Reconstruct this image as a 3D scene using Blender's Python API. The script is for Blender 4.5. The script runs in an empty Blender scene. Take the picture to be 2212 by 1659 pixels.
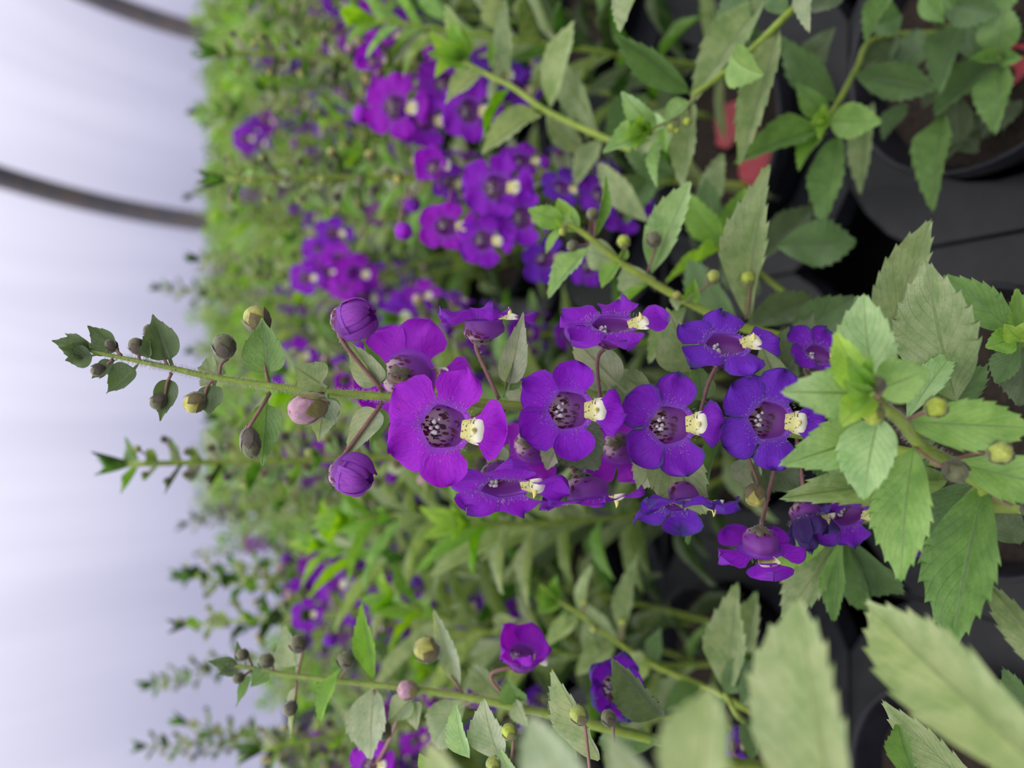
import bpy, math, random
import numpy as np
from mathutils import Vector, Matrix

random.seed(7)
SC = bpy.context.scene
COL = SC.collection

# ------------------------------------------------------------------ camera, world, exposure
PITCH = math.radians(23.5)
FPX = 1600.0
CAMZ = 0.48
cp, sp = math.cos(PITCH), math.sin(PITCH)
VIEW = Vector((0, cp, -sp))          # viewing direction
PR = Vector((0, -sp, -cp))           # photograph right (the phone was held on its side: this is "down")
PU = Vector((1, 0, 0))               # photograph up
PB = -VIEW                           # towards the viewer
CAM = Vector((0, 0, CAMZ))

cam_data = bpy.data.cameras.new('camera')
cam = bpy.data.objects.new('camera', cam_data)
COL.objects.link(cam)
cam_data.sensor_fit = 'HORIZONTAL'
cam_data.sensor_width = 36.0
cam_data.lens = FPX / 2212.0 * 36.0
cam_data.clip_start = 0.01
cam_data.clip_end = 100
rot = Matrix((PR, PU, PB)).transposed()
cam.matrix_world = Matrix.Translation(CAM) @ rot.to_4x4()
cam_data.dof.use_dof = True
cam_data.dof.focus_distance = 0.198
cam_data.dof.aperture_fstop = cam_data.lens / 3.5      # a 3.5 mm wide phone aperture
SC.camera = cam

SC.view_settings.view_transform = 'Standard'
SC.view_settings.look = 'None'
SC.view_settings.gamma = 1
SC.view_settings.use_curve_mapping = False
SC.view_settings.exposure = 0.2

SC.cycles.max_bounces = 6
SC.cycles.adaptive_threshold = 0.03
SC.cycles.diffuse_bounces = 4
SC.cycles.glossy_bounces = 2
SC.cycles.transmission_bounces = 4
SC.cycles.transparent_max_bounces = 6
SC.cycles.caustics_reflective = False
SC.cycles.caustics_refractive = False

# overcast sky: brightens upward; the unseen zenith is warmed and raised to light the leaves
world = bpy.data.worlds.new('overcast_sky')
SC.world = world
world.use_nodes = True
nt = world.node_tree
nt.nodes.clear()
w_out = nt.nodes.new('ShaderNodeOutputWorld')
w_bg = nt.nodes.new('ShaderNodeBackground')
w_tc = nt.nodes.new('ShaderNodeTexCoord')
w_sep = nt.nodes.new('ShaderNodeSeparateXYZ')
w_ramp = nt.nodes.new('ShaderNodeValToRGB')
w_ramp.color_ramp.elements[0].position = 0.0
w_ramp.color_ramp.elements[0].color = (0.112, 0.111, 0.182, 1)
w_ramp.color_ramp.elements[1].position = 1.0
w_ramp.color_ramp.elements[1].color = (1.0, 0.98, 0.93, 1)
_st = w_ramp.color_ramp.elements.new(.25); _st.color = (0.245, 0.242, 0.325, 1)
w_bg.inputs['Strength'].default_value = 2.5
nt.links.new(w_tc.outputs['Generated'], w_sep.inputs[0])
nt.links.new(w_sep.outputs['Z'], w_ramp.inputs[0])
nt.links.new(w_ramp.outputs['Color'], w_bg.inputs['Color'])
nt.links.new(w_bg.outputs[0], w_out.inputs[0])

# ------------------------------------------------------------------ helpers
def P(x, y, d):
    """a point of the place: d metres in front of the lens, seen at x, y of the 2212x1659 frame"""
    return CAM + VIEW * d + PR * ((x - 1106.0) / FPX * d) + PU * ((829.5 - y) / FPX * d)

def camvec(v):
    return (PR * v[0] + PU * v[1] + PB * v[2]).normalized()

def srgb(r, g, b, a=1.0):
    f = lambda c: (c / 255.0 / 12.92) if c / 255.0 <= 0.04045 else ((c / 255.0 + 0.055) / 1.055) ** 2.4
    return (f(r), f(g), f(b), a)

def jit(c, amt, rnd=random):
    k = 1 + rnd.uniform(-amt, amt)
    return (c[0] * k * (1 + rnd.uniform(-amt, amt) * .4), c[1] * k, c[2] * k * (1 + rnd.uniform(-amt, amt) * .4), c[3])

def mesh(name, verts, faces, uvs=None, mat=None, smooth=True, fmats=None):
    me = bpy.data.meshes.new(name)
    me.from_pydata([tuple(v) for v in verts], [], [tuple(f) for f in faces])
    if smooth:
        me.polygons.foreach_set('use_smooth', [True] * len(me.polygons))
    if uvs is not None:
        lay = me.uv_layers.new(name='UVMap')
        li = np.zeros(len(me.loops), dtype=np.int32)
        me.loops.foreach_get('vertex_index', li)
        lay.data.foreach_set('uv', np.asarray(uvs, dtype=np.float32)[li].ravel())
    if mat is not None:
        for m in (mat if isinstance(mat, (list, tuple)) else [mat]):
            me.materials.append(m)
    if fmats is not None:
        me.polygons.foreach_set('material_index', fmats)
    me.update()
    return me

def obj(name, me, parent=None, mw=None, color=None):
    o = bpy.data.objects.new(name, me)
    COL.objects.link(o)
    if parent is not None:
        o.parent = parent
    if mw is not None:
        o.matrix_local = mw
    if color is not None:
        o.color = color
    return o

def tag(o, label=None, cat=None, group=None, kind=None):
    if label: o['label'] = label
    if cat: o['category'] = cat
    if group: o['group'] = group
    if kind: o['kind'] = kind
    return o

def thing(name, loc, label, cat, group=None):
    o = bpy.data.objects.new(name, None)
    COL.objects.link(o)
    o.empty_display_size = 0.02
    o.location = loc
    return tag(o, label, cat, group)

class MB:
    def __init__(s): s.v = []; s.f = []; s.uv = []; s.m = []; s.c = []
    def add(s, verts, faces, uv=None, m=0, col=None):
        k = len(s.v)
        s.v += [tuple(q) for q in verts]
        s.f += [tuple(i + k for i in f) for f in faces]
        s.uv += list(uv) if uv is not None else [(0.5, 0.5)] * len(verts)
        s.m += [m] * len(faces)
        s.c += [col or (1, 1, 1, 1)] * len(verts)
    def mesh(s, name, mats, smooth=True, tint=False):
        me = mesh(name, s.v, s.f, s.uv, mats, smooth, s.m)
        if tint:
            at = me.color_attributes.new('tint', 'FLOAT_COLOR', 'POINT')
            at.data.foreach_set('color', np.asarray(s.c, dtype=np.float32).ravel())
        return me

def smooth_path(pts, n):
    """Catmull-Rom through the points"""
    pts = [Vector(p) for p in pts]
    if len(pts) == 2:
        return [pts[0].lerp(pts[1], i / (n - 1)) for i in range(n)]
    q = [2 * pts[0] - pts[1]] + pts + [2 * pts[-1] - pts[-2]]
    out = []
    for i in range(n):
        s = i / (n - 1) * (len(pts) - 1)
        k = min(int(s), len(pts) - 2); t = s - k
        a, b, c, d = q[k], q[k + 1], q[k + 2], q[k + 3]
        out.append(0.5 * ((2 * b) + (c - a) * t + (2 * a - 5 * b + 4 * c - d) * t * t + (3 * b - a - 3 * c + d) * t ** 3))
    return out

def tube(path, radii, sides=8, cap=True):
    n = len(path)
    if not hasattr(radii, '__len__'): radii = [radii] * n
    verts, faces, uv = [], [], []
    prev = None
    for i, p in enumerate(path):
        t = (path[min(i + 1, n - 1)] - path[max(i - 1, 0)]).normalized()
        ref = prev if prev is not None else (Vector((1, 0, 0)) if abs(t.x) < .8 else Vector((0, 1, 0)))
        x = (ref - t * ref.dot(t)).normalized(); y = t.cross(x); prev = x
        for k in range(sides):
            a = 2 * math.pi * k / sides
            verts.append(p + (x * math.cos(a) + y * math.sin(a)) * radii[i]); uv.append((i / (n - 1), k / sides))
    for i in range(n - 1):
        for k in range(sides):
            k2 = (k + 1) % sides
            faces.append((i * sides + k, i * sides + k2, (i + 1) * sides + k2, (i + 1) * sides + k))
    if cap:
        faces.append(tuple(range(sides))[::-1]); faces.append(tuple((n - 1) * sides + k for k in range(sides)))
    return verts, faces, uv

def frame(xaxis, zref):
    x = Vector(xaxis).normalized()
    z = Vector(zref); z = z - x * z.dot(x)
    if z.length < 1e-4: z = Vector((0, 0, 1)) - x * x.z
    z.normalize(); y = z.cross(x)
    return Matrix((x, y, z)).transposed()

# ------------------------------------------------------------------ materials
def newmat(name):
    m = bpy.data.materials.new(name); m.use_nodes = True
    m.node_tree.nodes.clear()
    return m, m.node_tree.nodes, m.node_tree.links

def node(ns, t, **kw):
    n = ns.new(t)
    for k, v in kw.items():
        if k in n.inputs: n.inputs[k].default_value = v
        else: setattr(n, k, v)
    return n

def mixrgb(ns, ls, fac, a, b, blend='MIX'):
    n = ns.new('ShaderNodeMix'); n.data_type = 'RGBA'; n.blend_type = blend
    for s, v in ((0, fac), (6, a), (7, b)):
        if hasattr(v, 'links') or hasattr(v, 'is_linked'): ls.new(v, n.inputs[s])
        else: n.inputs[s].default_value = v
    return n.outputs[2]

def math_(ns, ls, op, a, b=None, c=None, clamp=False):
    n = ns.new('ShaderNodeMath'); n.operation = op; n.use_clamp = clamp
    for i, v in enumerate((a, b, c)):
        if v is None: continue
        if hasattr(v, 'is_linked'): ls.new(v, n.inputs[i])
        else: n.inputs[i].default_value = v
    return n.outputs[0]

def mapr(ns, ls, v, a, b, c=0.0, d=1.0):
    n = ns.new('ShaderNodeMapRange'); n.interpolation_type = 'SMOOTHSTEP'
    ls.new(v, n.inputs[0])
    n.inputs[1].default_value = a; n.inputs[2].default_value = b; n.inputs[3].default_value = c; n.inputs[4].default_value = d
    return n.outputs[0]

def leaf_material(name, source, rough=0.33, transl=0.34):
    m, ns, ls = newmat(name)
    out = node(ns, 'ShaderNodeOutputMaterial')
    if source == 'object':
        oi = node(ns, 'ShaderNodeObjectInfo'); base = oi.outputs['Color']; dust_amt = oi.outputs['Alpha']; rnd = oi.outputs['Random']
    else:
        at = node(ns, 'ShaderNodeAttribute', attribute_name='tint'); base = at.outputs['Color']; dust_amt = at.outputs['Alpha']; rnd = None
    uv = node(ns, 'ShaderNodeUVMap')
    sep = node(ns, 'ShaderNodeSeparateXYZ'); ls.new(uv.outputs[0], sep.inputs[0])
    geo = node(ns, 'ShaderNodeNewGeometry')
    v = math_(ns, ls, 'ABSOLUTE', math_(ns, ls, 'SUBTRACT', sep.outputs[1], 0.5))     # 0 at the midrib, .5 at the edge
    # soft blotches and fine down
    pos = geo.outputs['Position']
    n1 = node(ns, 'ShaderNodeTexNoise', Scale=170.0, Detail=4.0, Roughness=.65); ls.new(pos, n1.inputs['Vector'])
    n2 = node(ns, 'ShaderNodeTexNoise', Scale=2600.0, Detail=2.0, Roughness=.7); ls.new(pos, n2.inputs['Vector'])
    c = mixrgb(ns, ls, mapr(ns, ls, n1.outputs['Fac'], .3, .72), base, mixrgb(ns, ls, 1.0, base, (.52, .64, .50, 1), 'MULTIPLY'))
    dust = math_(ns, ls, 'MULTIPLY', mapr(ns, ls, n2.outputs['Fac'], .36, .66), mapr(ns, ls, n1.outputs['Fac'], .62, .38))
    dust = math_(ns, ls, 'MULTIPLY', dust, dust_amt, clamp=True)
    c = mixrgb(ns, ls, dust, c, (.60, .58, .38, 1))
    # side veins, faint, running forward from the midrib
    ph = math_(ns, ls, 'SUBTRACT', math_(ns, ls, 'MULTIPLY', sep.outputs[0], 60.0), math_(ns, ls, 'MULTIPLY', v, 46.0))
    vein = mapr(ns, ls, math_(ns, ls, 'SINE', ph), .80, 1.0, 0.0, .35)
    c = mixrgb(ns, ls, vein, c, mixrgb(ns, ls, 1.0, c, (.72, .8, .62, 1), 'MULTIPLY'))
    rib = mapr(ns, ls, v, .014, .040, .9, 0.0)
    c = mixrgb(ns, ls, rib, c, mixrgb(ns, ls, 1.0, base, (.42, .48, .26, 1), 'MULTIPLY'))
    # underside is paler and greyer
    under = mixrgb(ns, ls, .4, c, (.36, .42, .27, 1))
    c = mixrgb(ns, ls, math_(ns, ls, 'MULTIPLY', geo.outputs['Backfacing'], .65), c, under)
    bsdf = node(ns, 'ShaderNodeBsdfPrincipled')
    bsdf.inputs['Roughness'].default_value = rough
    bsdf.inputs['Specular IOR Level'].default_value = .42
    bsdf.inputs['Sheen Weight'].default_value = .04
    bsdf.inputs['Coat Weight'].default_value = .08
    bsdf.inputs['Coat Roughness'].default_value = .22
    bsdf.inputs['Sheen Roughness'].default_value = .4
    ls.new(c, bsdf.inputs['Base Color'])
    bump = node(ns, 'ShaderNodeBump', Strength=.45, Distance=.0006)
    hgt = math_(ns, ls, 'ADD', math_(ns, ls, 'SUBTRACT', math_(ns, ls, 'MULTIPLY', n2.outputs['Fac'], .35), math_(ns, ls, 'MULTIPLY', vein, 1.6)), math_(ns, ls, 'SUBTRACT', math_(ns, ls, 'MULTIPLY', n1.outputs['Fac'], 2.2), math_(ns, ls, 'MULTIPLY', rib, .8)))
    ls.new(hgt, bump.inputs['Height']); ls.new(bump.outputs[0], bsdf.inputs['Normal'])
    tr = node(ns, 'ShaderNodeBsdfTranslucent')
    ls.new(mixrgb(ns, ls, 1.0, c, (1.15, 1.30, .40, 1), 'MULTIPLY'), tr.inputs['Color'])
    mx = node(ns, 'ShaderNodeMixShader'); mx.inputs[0].default_value = transl
    ls.new(bsdf.outputs[0], mx.inputs[1]); ls.new(tr.outputs[0], mx.inputs[2]); ls.new(mx.outputs[0], out.inputs[0])
    return m

def petal_material(name, source='object'):
    m, ns, ls = newmat(name)
    out = node(ns, 'ShaderNodeOutputMaterial')
    if source == 'object':
        oi = node(ns, 'ShaderNodeObjectInfo'); base = oi.outputs['Color']; age = oi.outputs['Alpha']
    else:
        at = node(ns, 'ShaderNodeAttribute', attribute_name='tint'); base = at.outputs['Color']; age = at.outputs['Alpha']
    uv = node(ns, 'ShaderNodeUVMap')
    sep = node(ns, 'ShaderNodeSeparateXYZ'); ls.new(uv.outputs[0], sep.inputs[0])
    geo = node(ns, 'ShaderNodeNewGeometry')
    v = math_(ns, ls, 'ABSOLUTE', math_(ns, ls, 'SUBTRACT', sep.outputs[1], .5))
    n1 = node(ns, 'ShaderNodeTexNoise', Scale=220.0, Detail=2.0); ls.new(geo.outputs['Position'], n1.inputs['Vector'])
    # fine veins fanning out along the petal
    mp = node(ns, 'ShaderNodeMapping'); mp.inputs['Scale'].default_value = (5.0, 30.0, 1.0); ls.new(uv.outputs[0], mp.inputs[0])
    n2 = node(ns, 'ShaderNodeTexNoise', Scale=1.0, Detail=3.0, Distortion=.7); ls.new(mp.outputs[0], n2.inputs['Vector'])
    vein = mapr(ns, ls, n2.outputs['Fac'], .48, .64, 0.0, .6)
    c = mixrgb(ns, ls, vein, base, mixrgb(ns, ls, 1.0, base, (.52, .5, .66, 1), 'MULTIPLY'))
    c = mixrgb(ns, ls, mapr(ns, ls, n1.outputs['Fac'], .35, .7, 0.0, .35), c, mixrgb(ns, ls, 1.0, base, (.74, 1.0, 1.0, 1), 'MULTIPLY'))
    # older flowers dry to slate blue along the rim
    edge = math_(ns, ls, 'MAXIMUM', mapr(ns, ls, v, .40, .5), mapr(ns, ls, sep.outputs[0], .86, 1.0))
    edge = math_(ns, ls, 'MULTIPLY', edge, age, clamp=True)
    c = mixrgb(ns, ls, edge, c, (.05, .045, .19, 1))
    # paler lilac towards the throat
    c = mixrgb(ns, ls, mapr(ns, ls, sep.outputs[0], 0.0, .24, .45, 0.0), c, (.24, .10, .52, 1))
    bsdf = node(ns, 'ShaderNodeBsdfPrincipled')
    bsdf.inputs['Roughness'].default_value = .55
    bsdf.inputs['Specular IOR Level'].default_value = .25
    bsdf.inputs['Sheen Weight'].default_value = .12
    bsdf.inputs['Sheen Tint'].default_value = (.8, .5, 1, 1)
    ls.new(c, bsdf.inputs['Base Color'])
    bump = node(ns, 'ShaderNodeBump', Strength=.55, Distance=.0005)
    ls.new(n2.outputs['Fac'], bump.inputs['Height']); ls.new(bump.outputs[0], bsdf.inputs['Normal'])
    tr = node(ns, 'ShaderNodeBsdfTranslucent')
    ls.new(mixrgb(ns, ls, 1.0, c, (1.5, .8, 1.1, 1), 'MULTIPLY'), tr.inputs['Color'])
    mx = node(ns, 'ShaderNodeMixShader'); mx.inputs[0].default_value = .3
    ls.new(bsdf.outputs[0], mx.inputs[1]); ls.new(tr.outputs[0], mx.inputs[2]); ls.new(mx.outputs[0], out.inputs[0])
    return m

def simple_mat(name, color, rough=.6, noise=0.0, nscale=50.0, bump=0.0, spec=.4, color2=None, use_obj=False, sheen=0.0):
    m, ns, ls = newmat(name)
    out = node(ns, 'ShaderNodeOutputMaterial')
    bsdf = node(ns, 'ShaderNodeBsdfPrincipled', Roughness=rough)
    bsdf.inputs['Specular IOR Level'].default_value = spec
    bsdf.inputs['Sheen Weight'].default_value = sheen
    geo = node(ns, 'ShaderNodeNewGeometry')
    n1 = node(ns, 'ShaderNodeTexNoise', Scale=nscale, Detail=5.0, Roughness=.65); ls.new(geo.outputs['Position'], n1.inputs['Vector'])
    if use_obj:
        oi = node(ns, 'ShaderNodeObjectInfo'); b = oi.outputs['Color']
        c = mixrgb(ns, ls, mapr(ns, ls, n1.outputs['Fac'], .3, .7), mixrgb(ns, ls, 1.0, b, (1 + noise, 1 + noise, 1 + noise, 1), 'MULTIPLY'), mixrgb(ns, ls, 1.0, b, (1 - noise, 1 - noise, 1 - noise, 1), 'MULTIPLY'))
    else:
        c2 = color2 or tuple(q * (1 - noise) for q in color[:3]) + (1,)
        c = mixrgb(ns, ls, mapr(ns, ls, n1.outputs['Fac'], .35, .68), color, c2)
    ls.new(c, bsdf.inputs['Base Color'])
    if bump:
        bp = node(ns, 'ShaderNodeBump', Strength=bump, Distance=.002)
        ls.new(n1.outputs['Fac'], bp.inputs['Height']); ls.new(bp.outputs[0], bsdf.inputs['Normal'])
    ls.new(bsdf.outputs[0], out.inputs[0])
    return m

def throat_material(name):
    """lilac pouch, white with maroon flecks towards its back and upper side"""
    m, ns, ls = newmat(name)
    out = node(ns, 'ShaderNodeOutputMaterial')
    tc = node(ns, 'ShaderNodeTexCoord')
    sep = node(ns, 'ShaderNodeSeparateXYZ'); ls.new(tc.outputs['Object'], sep.inputs[0])
    oi = node(ns, 'ShaderNodeObjectInfo')
    geo = node(ns, 'ShaderNodeNewGeometry')
    # z: 0 at the rim, -.22 at the back;  y up
    zone = math_(ns, ls, 'ADD', math_(ns, ls, 'MULTIPLY', sep.outputs[1], .55), math_(ns, ls, 'MULTIPLY', sep.outputs[2], -1.0))
    pale = mapr(ns, ls, zone, .165, .25)
    c = mixrgb(ns, ls, pale, (.24, .05, .36, 1), (.66, .46, .54, 1))
    mp = node(ns, 'ShaderNodeMapping'); mp.inputs['Scale'].default_value = (1.0, .42, .5); ls.new(tc.outputs['Object'], mp.inputs[0])
    vo = node(ns, 'ShaderNodeTexVoronoi', Scale=34.0); vo.inputs['Randomness'].default_value = .9; ls.new(mp.outputs[0], vo.inputs['Vector'])
    spot = mapr(ns, ls, vo.outputs['Distance'], .42, .52, 1.0, 0.0)
    spot = math_(ns, ls, 'MULTIPLY', spot, mapr(ns, ls, zone, .11, .17), clamp=True)
    spot = math_(ns, ls, 'MULTIPLY', spot, mapr(ns, ls, zone, .36, .30), clamp=True)
    c = mixrgb(ns, ls, spot, c, (.10, .006, .04, 1))
    # the flared rim takes the petal colour
    r2 = math_(ns, ls, 'SQRT', math_(ns, ls, 'ADD', math_(ns, ls, 'POWER', sep.outputs[0], 2.0), math_(ns, ls, 'POWER', sep.outputs[1], 2.0)))
    rim = math_(ns, ls, 'MULTIPLY', mapr(ns, ls, r2, .150, .195), mapr(ns, ls, sep.outputs[2], -.05, -.015), clamp=True)
    c = mixrgb(ns, ls, rim, c, mixrgb(ns, ls, .3, oi.outputs['Color'], (.24, .10, .52, 1)))
    bsdf = node(ns, 'ShaderNodeBsdfPrincipled', Roughness=.45)
    bsdf.inputs['Specular IOR Level'].default_value = .35
    bsdf.inputs['Sheen Weight'].default_value = .1
    ls.new(c, bsdf.inputs['Base Color'])
    tr = node(ns, 'ShaderNodeBsdfTranslucent'); ls.new(c, tr.inputs['Color'])
    mx = node(ns, 'ShaderNodeMixShader'); mx.inputs[0].default_value = .3
    ls.new(bsdf.outputs[0], mx.inputs[1]); ls.new(tr.outputs[0], mx.inputs[2]); ls.new(mx.outputs[0], out.inputs[0])
    return m

def boss_material(name):
    """white lip swelling, yellow-green with brown flecks at its throat end"""
    m, ns, ls = newmat(name)
    out = node(ns, 'ShaderNodeOutputMaterial')
    tc = node(ns, 'ShaderNodeTexCoord')
    sep = node(ns, 'ShaderNodeSeparateXYZ'); ls.new(tc.outputs['Object'], sep.inputs[0])
    y = math_(ns, ls, 'MULTIPLY', sep.outputs[1], -1.0)
    c = mixrgb(ns, ls, mapr(ns, ls, y, .19, .28), (.50, .48, .16, 1), (.86, .83, .66, 1))
    mp = node(ns, 'ShaderNodeMapping'); mp.inputs['Scale'].default_value = (26, 40, 26); ls.new(tc.outputs['Object'], mp.inputs[0])
    n = node(ns, 'ShaderNodeTexNoise', Scale=1.0, Detail=2.0, Distortion=.8); ls.new(mp.outputs[0], n.inputs['Vector'])
    fl = math_(ns, ls, 'MULTIPLY', mapr(ns, ls, n.outputs['Fac'], .56, .63), mapr(ns, ls, y, .28, .22), clamp=True)
    c = mixrgb(ns, ls, fl, c, (.10, .03, .05, 1))
    bsdf = node(ns, 'ShaderNodeBsdfPrincipled', Roughness=.5)
    ls.new(c, bsdf.inputs['Base Color']); ls.new(bsdf.outputs[0], out.inputs[0])
    return m

def film_material(name):
    m, ns, ls = newmat(name)
    out = node(ns, 'ShaderNodeOutputMaterial')
    uv = node(ns, 'ShaderNodeUVMap')
    mp = node(ns, 'ShaderNodeMapping'); mp.inputs['Scale'].default_value = (1.7, .18, 1); ls.new(uv.outputs[0], mp.inputs[0])
    n = node(ns, 'ShaderNodeTexNoise', Scale=1.6, Detail=3.0, Roughness=.5, Distortion=.3); ls.new(mp.outputs[0], n.inputs['Vector'])
    c = mixrgb(ns, ls, mapr(ns, ls, n.outputs['Fac'], .32, .68), (1, 1, 1, 1), (.88, .88, .90, 1))
    tp = node(ns, 'ShaderNodeBsdfTransparent'); ls.new(c, tp.inputs['Color'])
    tl = node(ns, 'ShaderNodeBsdfTranslucent'); ls.new(c, tl.inputs['Color'])
    mx = node(ns, 'ShaderNodeMixShader'); mx.inputs[0].default_value = .35
    ls.new(tp.outputs[0], mx.inputs[1]); ls.new(tl.outputs[0], mx.inputs[2]); ls.new(mx.outputs[0], out.inputs[0])
    return m

M = {}
M['leaf'] = leaf_material('leaf', 'object')
M['leaf_mass'] = leaf_material('leaf_mass', 'tint')
M['petal'] = petal_material('petal')
M['petal_mass'] = petal_material('petal_mass', 'tint')
M['throat'] = throat_material('throat')
M['boss'] = boss_material('lip_swelling')
M['cream'] = simple_mat('cream_speck', (.78, .74, .58, 1), .5, .15, 400)
M['anther'] = simple_mat('anther', (.62, .56, .60, 1), .4, .3, 900)
M['tooth'] = simple_mat('lip_tooth', (.80, .74, .25, 1), .5, .1, 400)
M['stem'] = simple_mat('stem', (.2, .3, .05, 1), .42, .16, 240, use_obj=True, sheen=.1)
M['bud'] = simple_mat('bud', (.2, .3, .05, 1), .5, .30, 420, use_obj=True, sheen=.3, bump=.15)
M['hair'] = simple_mat('hair', (.50, .46, .38, 1), .3, .1, 100, spec=.6)
M['plastic'] = simple_mat('black_plastic', (.0075, .008, .012, 1), .34, .0, 70, color2=(.014, .0145, .020, 1), spec=.32, bump=.04)
M['soil'] = simple_mat('soil', (.030, .018, .012, 1), .9, 0, 260, color2=(.008, .006, .005, 1), bump=.8)
M['ground'] = simple_mat('weed_fabric', (.012, .012, .014, 1), .9, 0, 500, color2=(.025, .025, .028, 1), bump=.2, spec=.1)
M['metal'] = simple_mat('galvanised_steel', (.15, .15, .175, 1), .45, 0, 9, color2=(.22, .18, .16, 1), spec=.5)
M['red'] = simple_mat('red_petal', (.36, .035, .055, 1), .5, .35, 160, sheen=.15)
M['film'] = film_material('greenhouse_film')

# ------------------------------------------------------------------ the setting: a plastic-covered hoop house
TUN = math.radians(11)                          # the tunnel runs slightly aslant to the view
TX = Vector((math.cos(TUN), math.sin(TUN), 0))  # along the tunnel
TN = Vector((-math.sin(TUN), math.cos(TUN), 0)) # across it, away from the camera
def tpt(a, n, z): return TX * a + TN * n + Vector((0, 0, z))
WALLN = 4.55; HOOP_R = 2.05; SPRING = .15
prof = [(WALLN, -.02), (WALLN, SPRING)]
for i in range(1, 17):
    a = i / 16 * math.pi / 2
    prof.append((WALLN - HOOP_R + HOOP_R * math.cos(a), SPRING + HOOP_R * math.sin(a)))
half = list(prof)
back_n = -(WALLN - 2 * HOOP_R) - 2.6
prof_front = [(back_n + (WALLN - n), z) for n, z in reversed(half)]
def film_strip(name, pr, label=None):
    xs = [-9 + 18 * i / 24 for i in range(25)]
    verts, uv, faces = [], [], []
    s = 0
    for j, (n, z) in enumerate(pr):
        if j: s += math.hypot(n - pr[j - 1][0], z - pr[j - 1][1])
        for i, a in enumerate(xs):
            verts.append(tpt(a, n, z)); uv.append((a, s))
    W = len(xs)
    for j in range(len(pr) - 1):
        for i in range(W - 1):
            faces.append((j * W + i, j * W + i + 1, (j + 1) * W + i + 1, (j + 1) * W + i))
    o = obj(name, mesh(name, verts, faces, uv, M['film']))
    tag(o, label, None, None, 'structure')
    return o
film_strip('wall_back', half[:10], 'milky plastic film wall of the greenhouse behind the plants')
film_strip('ceiling', half[9:] + prof_front[:-9], 'milky plastic film roof arching overhead')
film_strip('wall_front', prof_front[-10:], 'milky plastic film wall behind the photographer')
for nm, a in (('wall_left', -9.0), ('wall_right', 9.0)):
    full = half + prof_front
    v = [tpt(a, n, z) for n, z in full]
    o = obj(nm, mesh(nm, v, [tuple(range(len(v)))], [(n, z) for n, z in full], M['film'], smooth=False))
    tag(o, 'milky plastic film end wall of the tunnel', None, None, 'structure')

gv = [tpt(-9, back_n, 0), tpt(9, back_n, 0), tpt(9, WALLN, 0), tpt(-9, WALLN, 0)]
tag(obj('floor', mesh('floor', gv, [(0, 1, 2, 3)], [(0, 0), (1, 0), (1, 1), (0, 1)], M['ground'], smooth=False)), 'black woven ground cloth under the pots', None, None, 'structure')

def hoop(a, label):
    pts = [tpt(a, n - .035, max(z, .0)) for n, z in half]
    v, f, uv = tube(smooth_path(pts, 40), .058, 12)
    o = obj('hoop', mesh('hoop', v, f, uv, M['metal']))
    tag(o, label, 'pipe', 'steel hoops of the greenhouse')
def hoop_at(u_off, label):
    # along-tunnel position where a hoop foot is seen u_off pixels right of the upright picture's middle
    k = u_off / FPX
    best = min((abs((tpt(a / 1000, WALLN, .48).x) / ((tpt(a / 1000, WALLN, .48) - CAM).dot(VIEW)) - k), a / 1000) for a in range(-3000, 8000, 5))
    hoop(best[1], label)
hoop_at(345, 'long grey steel greenhouse hoop with a rusty tinge, the more fully visible of two')
hoop_at(752, 'short visible stretch of grey steel greenhouse hoop beyond the longer rusty hoop')

# ------------------------------------------------------------------ trays, pots
PITCHC = 0.20
def cell(i, j): return (-.023 + PITCHC * i, .045 + PITCHC * j)
POT_R, POT_H = .070, .125
def lathe(profile, n=40):
    v, f = [], []
    for (r, z) in profile:
        for k in range(n):
            a = 2 * math.pi * k / n; v.append((r * math.cos(a), r * math.sin(a), z))
    for i in range(len(profile) - 1):
        for k in range(n):
            k2 = (k + 1) % n
            f.append((i * n + k, i * n + k2, (i + 1) * n + k2, (i + 1) * n + k))
    return v, f
pv, pf = lathe([(.001, .004), (.052, .004), (.053, .001), (.055, .002), (.066, POT_H - .020), (.0665, POT_H - .018), (.0715, POT_H - .017), (.0728, POT_H - .003),
                (.0722, POT_H), (.0705, POT_H), (.0695, POT_H - .003), (.0655, POT_H - .016), (.062, .075)])
ME_POT = mesh('nursery_pot', pv, pf, None, M['plastic'])
rs = random.Random(3)
sv, sf = [], []
for ri in range(11):
    for k in range(28):
        a = 2 * math.pi * (k + .5 * (ri % 2)) / 28; r = .0668 * ri / 10
        sv.append((r * math.cos(a), r * math.sin(a), POT_H - .021 + rs.uniform(-.002, .0025) + (.002 if ri < 6 else 0)))
for ri in range(10):
    for k in range(28):
        k2 = (k + 1) % 28; sf.append((ri * 28 + k, (ri + 1) * 28 + k, (ri + 1) * 28 + k2, ri * 28 + k2))
ME_SOIL = mesh('soil', sv, sf, None, M['soil'], smooth=False)

def pot(i, j, label, group=None):
    x, y = cell(i, j)
    o = obj('nursery_pot', ME_POT); o.location = (x, y, .004)
    tag(o, label, 'pot', group)
    obj('soil', ME_SOIL, o).rotation_euler.z = random.uniform(0, 6)
    return o
SOIL_Z = .004 + POT_H - .021

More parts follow.
